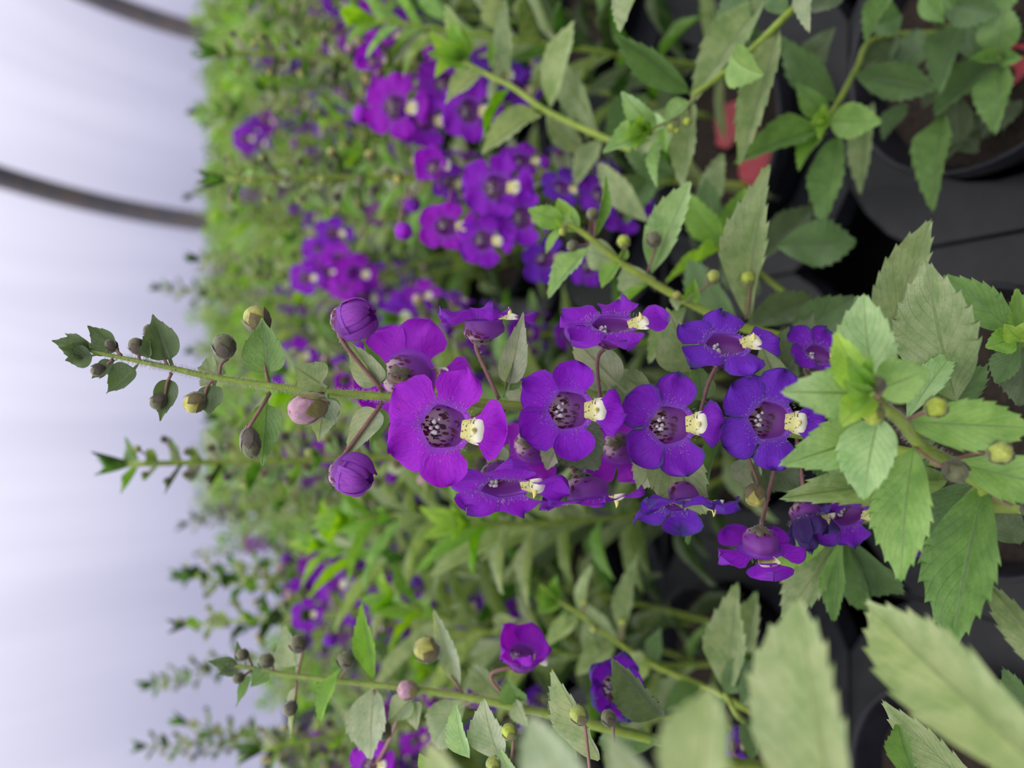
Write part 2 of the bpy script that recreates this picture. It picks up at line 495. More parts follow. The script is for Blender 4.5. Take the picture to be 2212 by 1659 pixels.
# shuttle tray: a deck with round openings, pinched between the pots, and cone-shaped holders below
def tray_mesh(nx, ny):
    mb = MB(); n = 32; zt = .098
    for i in range(nx):
        for j in range(ny):
            cx, cy = (i - (nx - 1) / 2) * PITCHC, (j - (ny - 1) / 2) * PITCHC
            ring_in, ring_lip, ring_out, ring_skirt = [], [], [], []
            for k in range(n):
                a = 2 * math.pi * k / n + math.pi / n
                c, s = math.cos(a), math.sin(a)
                sq = .0990 / max(abs(c), abs(s))
                sq = min(sq, .113)
                ring_in.append((cx + .0700 * c, cy + .0700 * s, zt - .004))
                ring_lip.append((cx + .0725 * c, cy + .0725 * s, zt))
                ring_out.append((cx + sq * c, cy + sq * s, zt - .001))
                ring_skirt.append((cx + (sq + .0015) * c, cy + (sq + .0015) * s, zt - .014))
            cone = [(cx + (.0615) * math.cos(2 * math.pi * k / n + math.pi / n), cy + .0615 * math.sin(2 * math.pi * k / n + math.pi / n), .012) for k in range(n)]
            v = cone + ring_in + ring_lip + ring_out + ring_skirt
            f = []
            for L in range(4):
                for k in range(n):
                    k2 = (k + 1) % n; f.append((L * n + k, L * n + k2, (L + 1) * n + k2, (L + 1) * n + k))
            mb.add(v, f)
    # outer wall of the tray
    hx, hy = nx * PITCHC / 2 - .0005, ny * PITCHC / 2 - .0005
    for (ax, ay, bx, by) in ((-hx, -hy, hx, -hy), (hx, -hy, hx, hy), (hx, hy, -hx, hy), (-hx, hy, -hx, -hy)):
        ox, oy = (by - ay), -(bx - ax); L = math.hypot(ox, oy); ox, oy = ox / L * .0015, oy / L * .0015
        mb.add([(ax, ay, .006), (bx, by, .006), (bx, by, zt - .001), (ax, ay, zt - .001), (ax - ox, ay - oy, .006), (bx - ox, by - oy, .006), (bx - ox, by - oy, zt - .001), (ax - ox, ay - oy, zt - .001)],
               [(0, 1, 2, 3), (5, 4, 7, 6), (3, 2, 6, 7)])
    return mb.mesh('shuttle_tray', M['plastic'], smooth=False)
ME_TRAY = tray_mesh(2, 3)
tray_cells = []
for ti in range(-4, 5):
    for tj in range(0, 4):
        i0, j0 = ti * 2, tj * 3
        x0, y0 = cell(i0 + .5, j0 + 1)
        if abs(x0) > .62 * y0 + .35: continue
        o = obj('shuttle_tray', ME_TRAY); o.location = (x0, y0, 0)
        if tj == 0 and ti == 0: lab, gr = 'black plastic pot tray under the tall purple spike, with grit on its deck', None
        elif tj == 0 and ti == -1: lab, gr = 'black plastic pot tray under the pale blurred leaves beside the red petal', None
        elif tj == 0: lab, gr = 'black plastic pot tray at the side of the front row of pots', 'side trays of the front row'
        else: lab, gr = 'black plastic pot tray hidden among the back rows of angelonia', 'pot trays of the back rows'
        tag(o, lab, 'tray', gr)

# ------------------------------------------------------------------ leaves
def leaf_verts(kind, seed, rows=0, cols=9):
    r = random.Random(seed)
    neck = 0.0
    if kind == 'lance':
        shape = lambda p: .41 * max(0, math.sin(math.pi * min(1, p) ** .98)) ** .88 * (1 - .35 * max(0, p - .6))
        t0, amp, nteeth = .34, .20, 6
        fold, bulge, wav = r.uniform(.35, .75), r.uniform(-.04, .13), .03
    elif kind == 'young':
        shape = lambda p: .5 * max(0, math.sin(math.pi * min(1, p) ** .86)) ** .92 * 1.0
        t0, amp, nteeth = .40, .14, 5
        fold, bulge, wav = r.uniform(.3, .6), r.uniform(.02, .15), .025
    else:  # bract: heart-shaped base, drawn-out tip
        shape = lambda p: .5 * max(0, math.sin(math.pi * min(1, max(0, p)) ** .60)) ** (.75 if p < .34 else 1.25)
        t0, amp, nteeth = .50, .05, 3
        fold, bulge, wav = r.uniform(.25, .6), r.uniform(-.14, .06), .03
        neck = .16
    # rows along the leaf: even below the teeth, then notch / swell / point for every tooth
    ps = []
    if rows:
        ps = [(i / (rows - 1), 0, 0) for i in range(rows)]
    else:
        nb = 16 if neck else 9
        ps = [(t0 * i / nb, 0, 0) for i in range(nb)]
        for k in range(nteeth):
            a = t0 + (.97 - t0) * k / nteeth; b = t0 + (.97 - t0) * (k + 1) / nteeth; w_ = b - a
            size = r.uniform(.7, 1.2) * (1.0 if k < nteeth - 1 else .5)
            ps += [(a, -.10 * size, 0), (a + w_ * .38, .08 * size, 0), (a + w_ * .72, .42 * size, .35), (a + w_ * .88, .62 * size, 1.0), (a + w_ * .93, .12 * size, .2)]
        ps += [(.985, 0, 0), (1.0, 0, 0)]
    verts, uv = [], []
    ph = r.uniform(0, 6)
    for (p, out, fw) in ps:
        if neck and p < neck: h = .045
        else: h = shape((p - neck) / (1 - neck))
        h = max(h, .024 if p < .5 else .0)
        he = h + amp * .36 * out * (h / .5) ** .35
        for c in range(cols):
            t = (-1, -.84, -.45, -.07, 0, .07, .45, .84, 1)[c] if cols == 9 else -1 + 2 * c / (cols - 1)
            e = 1.0 if abs(t) > .9 else 0.0
            yy = (h * abs(t) + (he - h) * e) * (1 if t >= 0 else -1)
            z = fold * h * abs(t) ** 1.05 + bulge * 4 * p * (1 - p) + wav * math.sin(ph + p * 12 + t * 1.7) * abs(t) + .06 * math.sin(ph * 2 + p * 3) * t * h
            verts.append((p + .028 * fw * e, yy, z - fold * .12)); uv.append((p, .5 + .5 * t))
    faces = []
    for i in range(len(ps) - 1):
        for c in range(cols - 1):
            a = i * cols + c; faces.append((a, a + 1, a + cols + 1, a + cols))
    return verts, faces, uv
def leaf_meshes(kind, n, seed0):
    out = []
    for i in range(n):
        v, f, u = leaf_verts(kind, seed0 + i)
        out.append(mesh('leaf_' + kind, v, f, u, M['leaf']))
    return out
LEAF = {'lance': leaf_meshes('lance', 8, 10), 'young': leaf_meshes('young', 6, 40), 'bract': leaf_meshes('bract', 6, 70)}

TINT = {   # colour and how downy/dusty (alpha)
    'd': srgb(64, 118, 32, .08), 'm': srgb(100, 156, 40, .15), 'g': srgb(154, 174, 114, .42), 'p': srgb(202, 216, 154, .35),
    's': srgb(204, 212, 186, .45), 'y': srgb(176, 216, 30, .0), 'l': srgb(150, 198, 80, .2), 'b': srgb(54, 90, 28, .04), 'k': srgb(54, 84, 40, .12),
    'v': srgb(138, 192, 24, .0), 'u': srgb(182, 222, 150, .25)}

def place_leaf(plant, B, T, width, tint='m', roll=0.0, kind='lance', seed=None, ref=None, curl=1.0, var=None, rnd=random):
    B, T = Vector(B), Vector(T)
    L = (T - B).length
    if ref is None:
        mid = (B + T) / 2
        ref = (CAM - mid).normalized() * .75 + Vector((0, 0, .55))
    R = frame(T - B, ref) @ Matrix.Rotation(math.radians(roll), 3, 'X')
    S = Matrix.Diagonal((L, width, (L * .55 + width * .45) * curl))
    mw = Matrix.Translation(B - plant.location) @ (R @ S).to_4x4()
    ms = LEAF[kind]
    me = ms[var % len(ms)] if var is not None else ms[rnd.randrange(len(ms))]
    return obj('leaf', me, plant, mw, jit(TINT[tint], .10, rnd))

def L(plant, rows, d=None):
    """rows: (base x, y, depth, tip x, y, depth, width px, tint, roll, kind)"""
    for q in rows:
        bx, by, bd, tx, ty, td, w = q[:7]
        tint = q[7] if len(q) > 7 else 'm'
        roll = q[8] if len(q) > 8 else random.uniform(-14, 14)
        kind = q[9] if len(q) > 9 else 'lance'
        place_leaf(plant, P(bx, by, bd), P(tx, ty, td), w * (bd + td) / 2 / FPX, tint, roll, kind)

def hairs(points_normals, length, rad, parent, name='hair', seed=1):
    r = random.Random(seed); mb = MB()
    for p, nrm in points_normals:
        d = (nrm + Vector((r.uniform(-.5, .5), r.uniform(-.5, .5), r.uniform(-.5, .5)))).normalized()
        x = d.orthogonal().normalized() * rad; y = d.cross(x)
        tip = p + d * length * r.uniform(.5, 1.15)
        mb.add([p + x, p - x * .5 + y * .87, p - x * .5 - y * .87, tip], [(0, 1, 3), (1, 2, 3), (2, 0, 3)])
        # gland at the tip
        g = rad * 1.7
        mb.add([tip + Vector((g, 0, 0)), tip + Vector((0, g, 0)), tip + Vector((-g, 0, 0)), tip + Vector((0, -g, 0)), tip + Vector((0, 0, g)), tip + Vector((0, 0, -g))],
               [(0, 1, 4), (1, 2, 4), (2, 3, 4), (3, 0, 4), (1, 0, 5), (2, 1, 5), (3, 2, 5), (0, 3, 5)])
    o = obj(name, mb.mesh(name, M['hair'], smooth=False), parent)
    o['kind'] = 'stuff'
    return o

STEM_GREEN = srgb(122, 150, 52); STEM_BROWN = srgb(128, 104, 84)
def stem_part(plant, pts, r0, r1, color=STEM_GREEN, n=None, name='stem', hair=0, sides=10, hair_range=(0, 1), hair_len=.0011):
    n = n or max(8, 5 * len(pts))
    path = smooth_path([Vector(p) - plant.location for p in pts], n)
    rad = [r0 + (r1 - r0) * i / (n - 1) for i in range(n)]
    v, f, uv = tube(path, rad, sides)
    o = obj(name, mesh(name, v, f, uv, M['stem']), plant, None, color)
    if hair:
        pn = []; r = random.Random(5)
        for _ in range(hair):
            s = r.uniform(*hair_range) * (n - 1); k = min(int(s), n - 2); t = s - k
            c = path[k].lerp(path[k + 1], t); ax = (path[k + 1] - path[k]).normalized()
            q = ax.orthogonal().normalized(); q = Matrix.Rotation(r.uniform(0, 6.28), 3, ax) @ q
            pn.append((c + q * (rad[k] * .97), q))
        hairs(pn, hair_len, .00005, o, 'stem_hair')
    return o, path, rad

# ------------------------------------------------------------------ flowers
def petal_geo(spec, seed, rows=11, cols=9):
    """spec: dict(angle, r0, L, wb, W, a0, a1, curl, wrap)"""
    r = random.Random(seed)
    A = math.radians(spec['angle'])
    rad, zz = spec['r0'], spec.get('z0', 0.0)
    a0, a1 = math.radians(spec['a0']), math.radians(spec['a1'])
    verts, uv = [], []
    ph = r.uniform(0, 6); prev = 0
    for i in range(rows):
        p = i / (rows - 1); s = 1 - (1 - p) ** 1.7
        ds = (s - prev) * spec['L']; prev = s
        al = a0 + (a1 - a0) * s
        rad += math.cos(al) * ds; zz += math.sin(al) * ds
        k = min(1, s / .58); k = k * k * (3 - 2 * k)
        w = spec['wb'] + (spec['W'] - spec['wb']) * k
        if s > .55: w *= max(0.0, 1 - ((s - .55) / .45) ** 2.3) ** .52
        w *= 1 + .03 * math.sin(ph + s * 26)
        w = max(w, .004)
        for c in range(cols):
            t = -1 + 2 * c / (cols - 1)
            lat = t * w
            edge = max(abs(t) ** 3 * min(1, s * 2), max(0, (s - .72) / .28) ** 2)
            zoff = spec['curl'] * edge * .09 + .036 * math.sin(ph + t * 2.6 + s * 4.2) * s + .03 * math.sin(ph * 1.7 + t * 6.3) * s * s
            crease = -.018 * math.exp(-(t / .25) ** 2) * min(1, s * 2.2)
            wr = spec.get('wrap', 0)
            if wr:
                ang = lat / max(.10, rad + .03) * wr
                R_ = rad * (1 - .05 * abs(t))
                lx, ly = R_ * math.sin(ang) + lat * (1 - wr), R_ * math.cos(ang)
            else:
                lx, ly = lat, rad - .10 * w * t * t
            # tilt of the surface: offsets act along the local normal
            nz, nr = math.cos(al), -math.sin(al)
            ly += nr * (zoff + crease); z = zz + nz * (zoff + crease)
            verts.append((lx * math.cos(A) + ly * math.sin(A), -lx * math.sin(A) + ly * math.cos(A), z)); uv.append((s, .5 + .5 * t))
    faces = []
    for i in range(rows - 1):
        for c in range(cols - 1):
            q = i * cols + c; faces.append((q, q + cols, q + cols + 1, q + 1))
    return verts, faces, uv

def throat_geo(depth=.20, n=28, flare=.19):
    prof = [(flare, -.006), (.168, -.004), (.150, -.012), (.146, -.035), (.152, -.075), (.150, -.12), (.125, -.165), (.085, -.19), (.03, -.20), (.002, -.202)]
    verts, uv, faces = [], [], []
    for i, (r, z) in enumerate(prof):
        for k in range(n):
            a = 2 * math.pi * k / n
            rr = r * 1.16
            bul = .05 * math.exp(-((z + .10) / .05) ** 2) * max(0, -math.sin(a)) if i > 2 else 0
            x, y = rr * math.cos(a) * 1.0, (rr + bul) * math.sin(a)
            # two lobes to the pouch below
            if i > 3 and math.sin(a) < -.3: y += .018 * math.exp(-(math.cos(a) / .25) ** 2)
            verts.append((x, y + .03 * (-z / .2), z * depth / .2)); uv.append((i / 9, k / n))
    for i in range(len(prof) - 1):
        for k in range(n):
            k2 = (k + 1) % n; faces.append((i * n + k, (i + 1) * n + k, (i + 1) * n + k2, i * n + k2))
    return verts, faces, uv

def blob(center, rx, ry, rz, nu=10, nv=7, fn=None):
    v, f = [], []
    for i in range(nv + 1):
        th = math.pi * i / nv
        for k in range(nu):
            a = 2 * math.pi * k / nu
            x, y, z = math.sin(th) * math.cos(a), math.sin(th) * math.sin(a), math.cos(th)
            m = fn(th, a) if fn else 1
            v.append((center[0] + rx * x * m, center[1] + ry * y * m, center[2] + rz * z * m))
    for i in range(nv):
        for k in range(nu):
            k2 = (k + 1) % nu; f.append((i * nu + k, (i + 1) * nu + k, (i + 1) * nu + k2, i * nu + k2))
    return v, f

def boss_geo():
    """swollen lip: from the throat's lower rim forward and down onto the lower lobe"""
    v, f, n, m = [], [], 9, 12
    for i in range(m):
        p = i / (m - 1); y = -.135 - .195 * p
        w = .064 + .044 * math.sin(math.pi * min(1, p * 1.05) * .62); h = .016 + .046 * math.sin(math.pi * p ** 1.5) ** .8
        if p > .82: w *= math.sqrt(max(.02, 1 - ((p - .82) / .18) ** 2))
        for k in range(n):
            t = -1 + 2 * k / (n - 1)
            bump = h * math.sqrt(max(0, 1 - t * t)) - .018 * math.exp(-(t / .3) ** 2) * (1 - p)
            v.append((t * w, y, -.012 + bump))
    for i in range(m - 1):
        for k in range(n - 1):
            q = i * n + k; f.append((q, q + n, q + n + 1, q + 1))
    return v, f

def closed_petal(i, seed, rows=12, cols=9):
    # folded lobe lying over the blunt nodding bud
    r = random.Random(seed * 31 + i)
    A = math.radians((40, -40, 108, -108, 180)[i])
    k = (1.06, 1.02, 1.0, .98, 1.10)[i]
    verts, uv = [], []
    ph = r.uniform(0, 6)
    for a in range(rows):
        p = a / (rows - 1); th = math.radians(112 - 104 * p)
        wid = math.radians(58 if i < 4 else 62) * (1 - .25 * p ** 3)
        for c in range(cols):
            t = -1 + 2 * c / (cols - 1)
            sn, cs = math.sin(th), math.cos(th)
            sx = abs(sn) ** .75; sz = (abs(cs) ** .85) * (1 if cs > 0 else -1)
            rad = .205 * sx * k * (1 + .05 * math.sin(ph + t * 3 + p * 4)) + .022 * abs(t) ** 3 * p + (.03 * max(0, p - .75) / .25 if i > 1 else 0)
            z = .03 + .20 * sz * k + .012 * math.sin(ph * 2 + t * 4)
            an = A + t * wid
            verts.append((rad * math.sin(an), rad * math.cos(an), z)); uv.append((p, .5 + .5 * t))
    faces = []
    for a in range(rows - 1):
        for c in range(cols - 1):
            q = a * cols + c; faces.append((q, q + cols, q + cols + 1, q + 1))
    return verts, faces, uv

OPEN = [dict(angle=35, W=.215, wb=.125, L=.345), dict(angle=-35, W=.21, wb=.125, L=.335), dict(angle=103, W=.20, wb=.105, L=.335), dict(angle=-103, W=.20, wb=.105, L=.34), dict(angle=180, W=.235, wb=.09, L=.27)]
def flower_set(style, seed):
    r = random.Random(seed)
    out = {'petals': []}
    mbp = []
    for i, b in enumerate(OPEN):
        s = dict(b); s['r0'] = .157 if i < 4 else .25; s['L'] *= .94
        s['angle'] += r.uniform(-5, 5); s['W'] *= r.uniform(.93, 1.08); s['L'] *= r.uniform(.93, 1.06)
        if style == 'open':
            s['a0'], s['a1'], s['curl'] = r.uniform(8, 18), r.uniform(-22, -2), r.uniform(-.3, .35)
        elif style == 'curled':
            s['a0'], s['a1'], s['curl'] = r.uniform(8, 18), r.uniform(-18, 8), r.uniform(.55, 1.05); s['W'] *= .95; s['L'] *= .93
            if i == 4: s['curl'] = -.1; s['a1'] = -20
        elif style == 'cup':
            s['a0'], s['a1'], s['curl'] = r.uniform(48, 60), r.uniform(38, 70), r.uniform(-.2, .3); s['wrap'] = .8; s['W'] *= 1.1
            if i == 4: s['r0'] = .15
        elif style == 'closed':
            k = (1.0, .97, 1.06, 1.03, 1.1)[i]
            s['a0'], s['a1'], s['curl'] = 84, 150 if i < 4 else 165, -.2; s['wrap'] = 1.0; s['W'] = .20 * k; s['wb'] = .13; s['r0'] = .150 * k; s['L'] = .36 * k; s['z0'] = -.03
        elif style == 'wither':
            s['a0'], s['a1'], s['curl'] = r.uniform(30, 70), r.uniform(60, 150), r.uniform(-1.5, 1.5); s['W'] *= .7; s['wrap'] = .6
        v, f, u = closed_petal(i, seed) if style == 'closed' else petal_geo(s, seed * 10 + i)
        if i == 4 and style in ('open', 'curled'):
            v = [(x, y, z + .015) for x, y, z in v]
        out['petals'].append(mesh('petal', v, f, u, M['petal']))
    v, f, u = throat_geo()
    out['throat'] = mesh('throat', v, f, u, M['throat'])
    out['boss'] = mesh('lip_swelling', *boss_geo(), None, M['boss'])
    tv, tf, _ = tube(smooth_path([Vector((0, -.245, .03)), Vector((0, -.242, .075)), Vector((0, -.230, .105))], 6), [.024, .021, .017, .012, .007, .001], 8)
    out['tooth'] = mesh('lip_tooth', tv, tf, None, M['tooth'])
    mb = MB()
    for (x, y, z, a, b) in ((-.045, .075, -.055, .020, .030), (.038, .085, -.05, .022, .020), (.0, .06, -.07, .018, .02), (-.02, .105, -.05, .016, .018), (.06, .05, -.06, .016, .014)):
        bv, bf = blob((x + r.uniform(-.01, .01), y, z), a, b, .018, 8, 5, lambda th, ph: 1 + .2 * math.sin(3 * ph + 2 * th)); mb.add(bv, bf)
    out['anther'] = mb.mesh('anther', M['anther'])
    # calyx: five narrow sepals clasping the back of the pouch
    mb = MB()
    for k in range(5):
        a = 2 * math.pi * k / 5 + .3
        pts = [(.0, -.215), (.05, -.222), (.095, -.195), (.125, -.15)]
        wd = [.03, .045, .036, .004]
        vv, ff = [], []
        for (rr, z), w in zip(pts, wd):
            for t in (-1, 0, 1):
                x, y = t * w, rr - .008 * abs(t)
                vv.append((x * math.cos(a) + y * math.sin(a), -x * math.sin(a) + y * math.cos(a) + .03, z - (.012 if t == 0 else 0)))
        for i in range(3):
            for c in range(2):
                q = i * 3 + c; ff.append((q, q + 1, q + 4, q + 3))
        mb.add(vv, ff)
    out['calyx'] = mb.mesh('calyx', M['bud'])
    # hairs round the throat and the petal bases
    pn = []
    rr = random.Random(seed + 99)
    for _ in range(110):
        a = rr.uniform(0, 6.28); q = .178 + abs(rr.gauss(0, .05)); 
        pn.append((Vector((q * math.cos(a), q * math.sin(a), .0 + .1 * (q - .15))), Vector((.3 * math.cos(a), .3 * math.sin(a), 1))))
    mb = MB()
    for p, nrm in pn:
        d = (nrm + Vector((rr.uniform(-.6, .6), rr.uniform(-.6, .6), 0))).normalized(); x = d.orthogonal().normalized() * .0016; y = d.cross(x)
        tip = p + d * rr.uniform(.012, .028)
        mb.add([p + x, p - x * .5 + y * .87, p - x * .5 - y * .87, tip], [(0, 1, 3), (1, 2, 3), (2, 0, 3)])
        g = .0030
        mb.add([tip + Vector(w) * g for w in ((1, 0, 0), (0, 1, 0), (-1, 0, 0), (0, -1, 0), (0, 0, 1), (0, 0, -1))], [(0, 1, 4), (1, 2, 4), (2, 3, 4), (3, 0, 4), (1, 0, 5), (2, 1, 5), (3, 2, 5), (0, 3, 5)])
    out['hair'] = mb.mesh('petal_hair', M['hair'], smooth=False)
    return out

FL = {'open': [flower_set('open', s) for s in (1, 2, 3)], 'curled': [flower_set('curled', s) for s in (4, 5, 6)], 'cup': [flower_set('cup', s) for s in (7, 8)],
      'closed': [flower_set('closed', s) for s in (9, 10)], 'wither': [flower_set('wither', 11)]}
PURPLE = {'new': srgb(166, 30, 205, .05), 'mid': srgb(146, 28, 200, .35), 'old': srgb(128, 32, 192, .9), 'blue': srgb(116, 42, 196, .8), 'bud': srgb(160, 70, 190, .1), 'dry': srgb(70, 44, 112, .9), 'back': srgb(132, 34, 196, .2)}
CALYX = srgb(92, 84, 62)

def flower(plant, c, n, up, D, style='open', var=0, color='mid', pedicel=None, detail=True, ped_r=.00055, ped_hair=0, closed_scale=1.0):
    n = Vector(n).normalized(); up = Vector(up); up = (up - n * up.dot(n)).normalized(); x = up.cross(n)
    R = Matrix((x, up, n)).transposed()
    mw = Matrix.Translation(Vector(c) - plant.location) @ (R @ Matrix.Diagonal((D, D, D))).to_4x4()
    fs = FL[style][var % len(FL[style])]
    col = jit(PURPLE[color], .06)
    f = obj('flower', fs['throat'], plant, mw, col)
    for pm in fs['petals']:
        obj('petal', pm, f, None, col)
    if style != 'closed':
        obj('lip_swelling', fs['boss'], f)
        if detail:
            obj('lip_tooth', fs['tooth'], f); obj('anther', fs['anther'], f)
            h = obj('petal_hair', fs['hair'], f); h['kind'] = 'stuff'
    obj('calyx', fs['calyx'], f, None, CALYX)
    if pedicel is not None:
        inv = mw.inverted()
        back = Vector((0, .03, -.21))
        pl = [inv @ (Vector(q) - plant.location) for q in pedicel]
        ex = Vector((0, .03, -.34))
        path = smooth_path(([back, ex] if len(pl) == 1 else [back]) + pl, 14)
        rad = [ped_r / D * (1.25 - .25 * i / 13) for i in range(14)]
        v, fa, uv = tube(path, rad, 7)
        o = obj('pedicel', mesh('pedicel', v, fa, uv, M['stem']), f, None, srgb(138, 98, 92))
        if ped_hair:
            pn = []; r = random.Random(2)
            for _ in range(ped_hair):
                s = r.uniform(.1, 1) * 13; k = min(int(s), 12); t = s - k
                cc = path[k].lerp(path[k + 1], t); ax = (path[k + 1] - path[k]).normalized(); q = Matrix.Rotation(r.uniform(0, 6.28), 3, ax) @ ax.orthogonal().normalized()
                pn.append((cc + q * rad[k] * .97, q))
            # in the flower's own units
            mb = MB()
            for p_, nr in pn:
                d = nr; xx = d.orthogonal().normalized() * (.00005 / D); yy = d.cross(xx); tip = p_ + d * (.0009 / D) * r.uniform(.5, 1.1)
                mb.add([p_ + xx, p_ - xx * .5 + yy * .87, p_ - xx * .5 - yy * .87, tip], [(0, 1, 3), (1, 2, 3), (2, 0, 3)])
            v0 = f.data  # hair joins the pedicel as its own mesh
            hh = obj('pedicel_hair', mb.mesh('pedicel_hair', M['hair'], smooth=False), f); hh['kind'] = 'stuff'
    return f

# buds
def bud_mesh(seed):
    r = random.Random(seed)
    return blob((0, 0, 0), .5, .5, .56, 20, 12, lambda th, a: 1 + .035 * math.cos(5 * a) * math.sin(th) - .10 * math.exp(-(th / .35) ** 2) * (1 + .5 * math.cos(3 * a)))
ME_BUD = [mesh('bud', *bud_mesh(s), None, M['bud']) for s in (1, 2)]
def calyx_mesh():
    mb = MB()
    for k in range(5):
        a = 2 * math.pi * k / 5
        vv, ff = [], []
        for (th, w) in ((0.15, .10), (.6, .26), (1.1, .33), (1.6, .26), (2.05, .015)):
            rr, z = .56 * math.sin(th), -.60 * math.cos(th)
            if th > 2: rr = .56
            for t in (-1, 0, 1):
                x, y = t * w, math.sqrt(max(.0, rr * rr - (t * w) ** 2)) if rr > abs(t * w) else rr * .5
                vv.append((x * math.cos(a) + y * math.sin(a), -x * math.sin(a) + y * math.cos(a), z - (0 if t else .02)))
        for i in range(4):
            for c in range(2):
                q = i * 3 + c; ff.append((q, q + 1, q + 4, q + 3))
        mb.add(vv, ff)
    return mb.mesh('bud_calyx', M['bud'])
ME_CAL = calyx_mesh()
BUDC = {'dark': (srgb(96, 96, 66), srgb(80, 72, 60)), 'green': (srgb(150, 162, 72), srgb(112, 106, 70)), 'yellow': (srgb(168, 164, 78), srgb(112, 100, 66)), 'pink': (srgb(172, 132, 146), srgb(146, 142, 74)), 'lime': (srgb(152, 166, 52), srgb(116, 118, 62))}
def bud(plant, c, direction, diam, kind='green', pedicel=None, ped_r=.00045, stretch=1.05):
    R = Vector(direction).normalized().to_track_quat('Z', 'Y').to_matrix()
    mw = Matrix.Translation(Vector(c) - plant.location) @ (R @ Matrix.Diagonal((diam, diam, diam * stretch))).to_4x4()
    cb, cc = BUDC[kind]
    b = obj('bud', ME_BUD[0], plant, mw, jit(cb, .1))
    obj('calyx', ME_CAL, b, None, jit(cc, .1))
    if pedicel is not None:
        inv = mw.inverted()
        pl = [inv @ (Vector(q) - plant.location) for q in pedicel]
        path = smooth_path([Vector((0, 0, -.5)), Vector((0, 0, -.62))] + pl, 10)
        v, fa, uv = tube(path, ped_r / diam, 6)
        obj('pedicel', mesh('pedicel', v, fa, uv, M['stem']), b, None, srgb(132, 98, 88))
    return b

def BUD(plant, x, y, d, r, kind, px, py, pd=None, mid=None):
    pd = pd or d
    c = P(x, y, d); base = P(px, py, pd)
    dirn = (c - base).normalized() + Vector((0, 0, .5))
    bud(plant, c, dirn, 2 * r * d / FPX, kind, [P(*mid), base] if mid else [base])

def FLW(plant, x, y, d, D, n, up, style, var, color, ped=None, detail=True, ped_hair=0):
    """flower by its throat, seen at x, y; D across in pixels; n, up in the photograph's right/up/towards-viewer axes"""
    c = P(x, y, d)
    flower(plant, c, camvec(n), camvec(up), D * d / FPX, style, var, color, [P(*q) for q in ped] if ped else None, detail, ped_hair=ped_hair)

# ------------------------------------------------------------------ the flowering plant in focus
LEFT = (-1, 0, 0)
def plant_at(i, j, label, dx=0, dy=0):
    x, y = cell(i, j)
    return thing('angelonia_plant', (x + dx, y + dy, SOIL_Z - .003), label, 'plant')

hero = plant_at(0, 0, 'tall angelonia spike in sharp focus with large open purple flowers, buds above')
hd = lambda x: .196 + (x - 120) / 1680 * .026        # depth of the spike along its height
def H(x, y, off=0): return P(x, y, hd(x) + off)
x0, y0 = cell(0, 0)
main_pts = [(198, 760), (300, 780), (370, 795), (460, 815), (580, 833), (700, 848), (830, 856), (1000, 868), (1150, 880), (1300, 893), (1480, 908), (1700, 930)]
pts = [H(*q) for q in main_pts] + [Vector((x0 - .004, y0 + .045, .26)), Vector((x0, y0 + .006, SOIL_Z - .004))]
stem_part(hero, pts, .00048, .0021, srgb(128, 152, 50), n=70, hair=2600, hair_range=(.02, .72), hair_len=.0009)

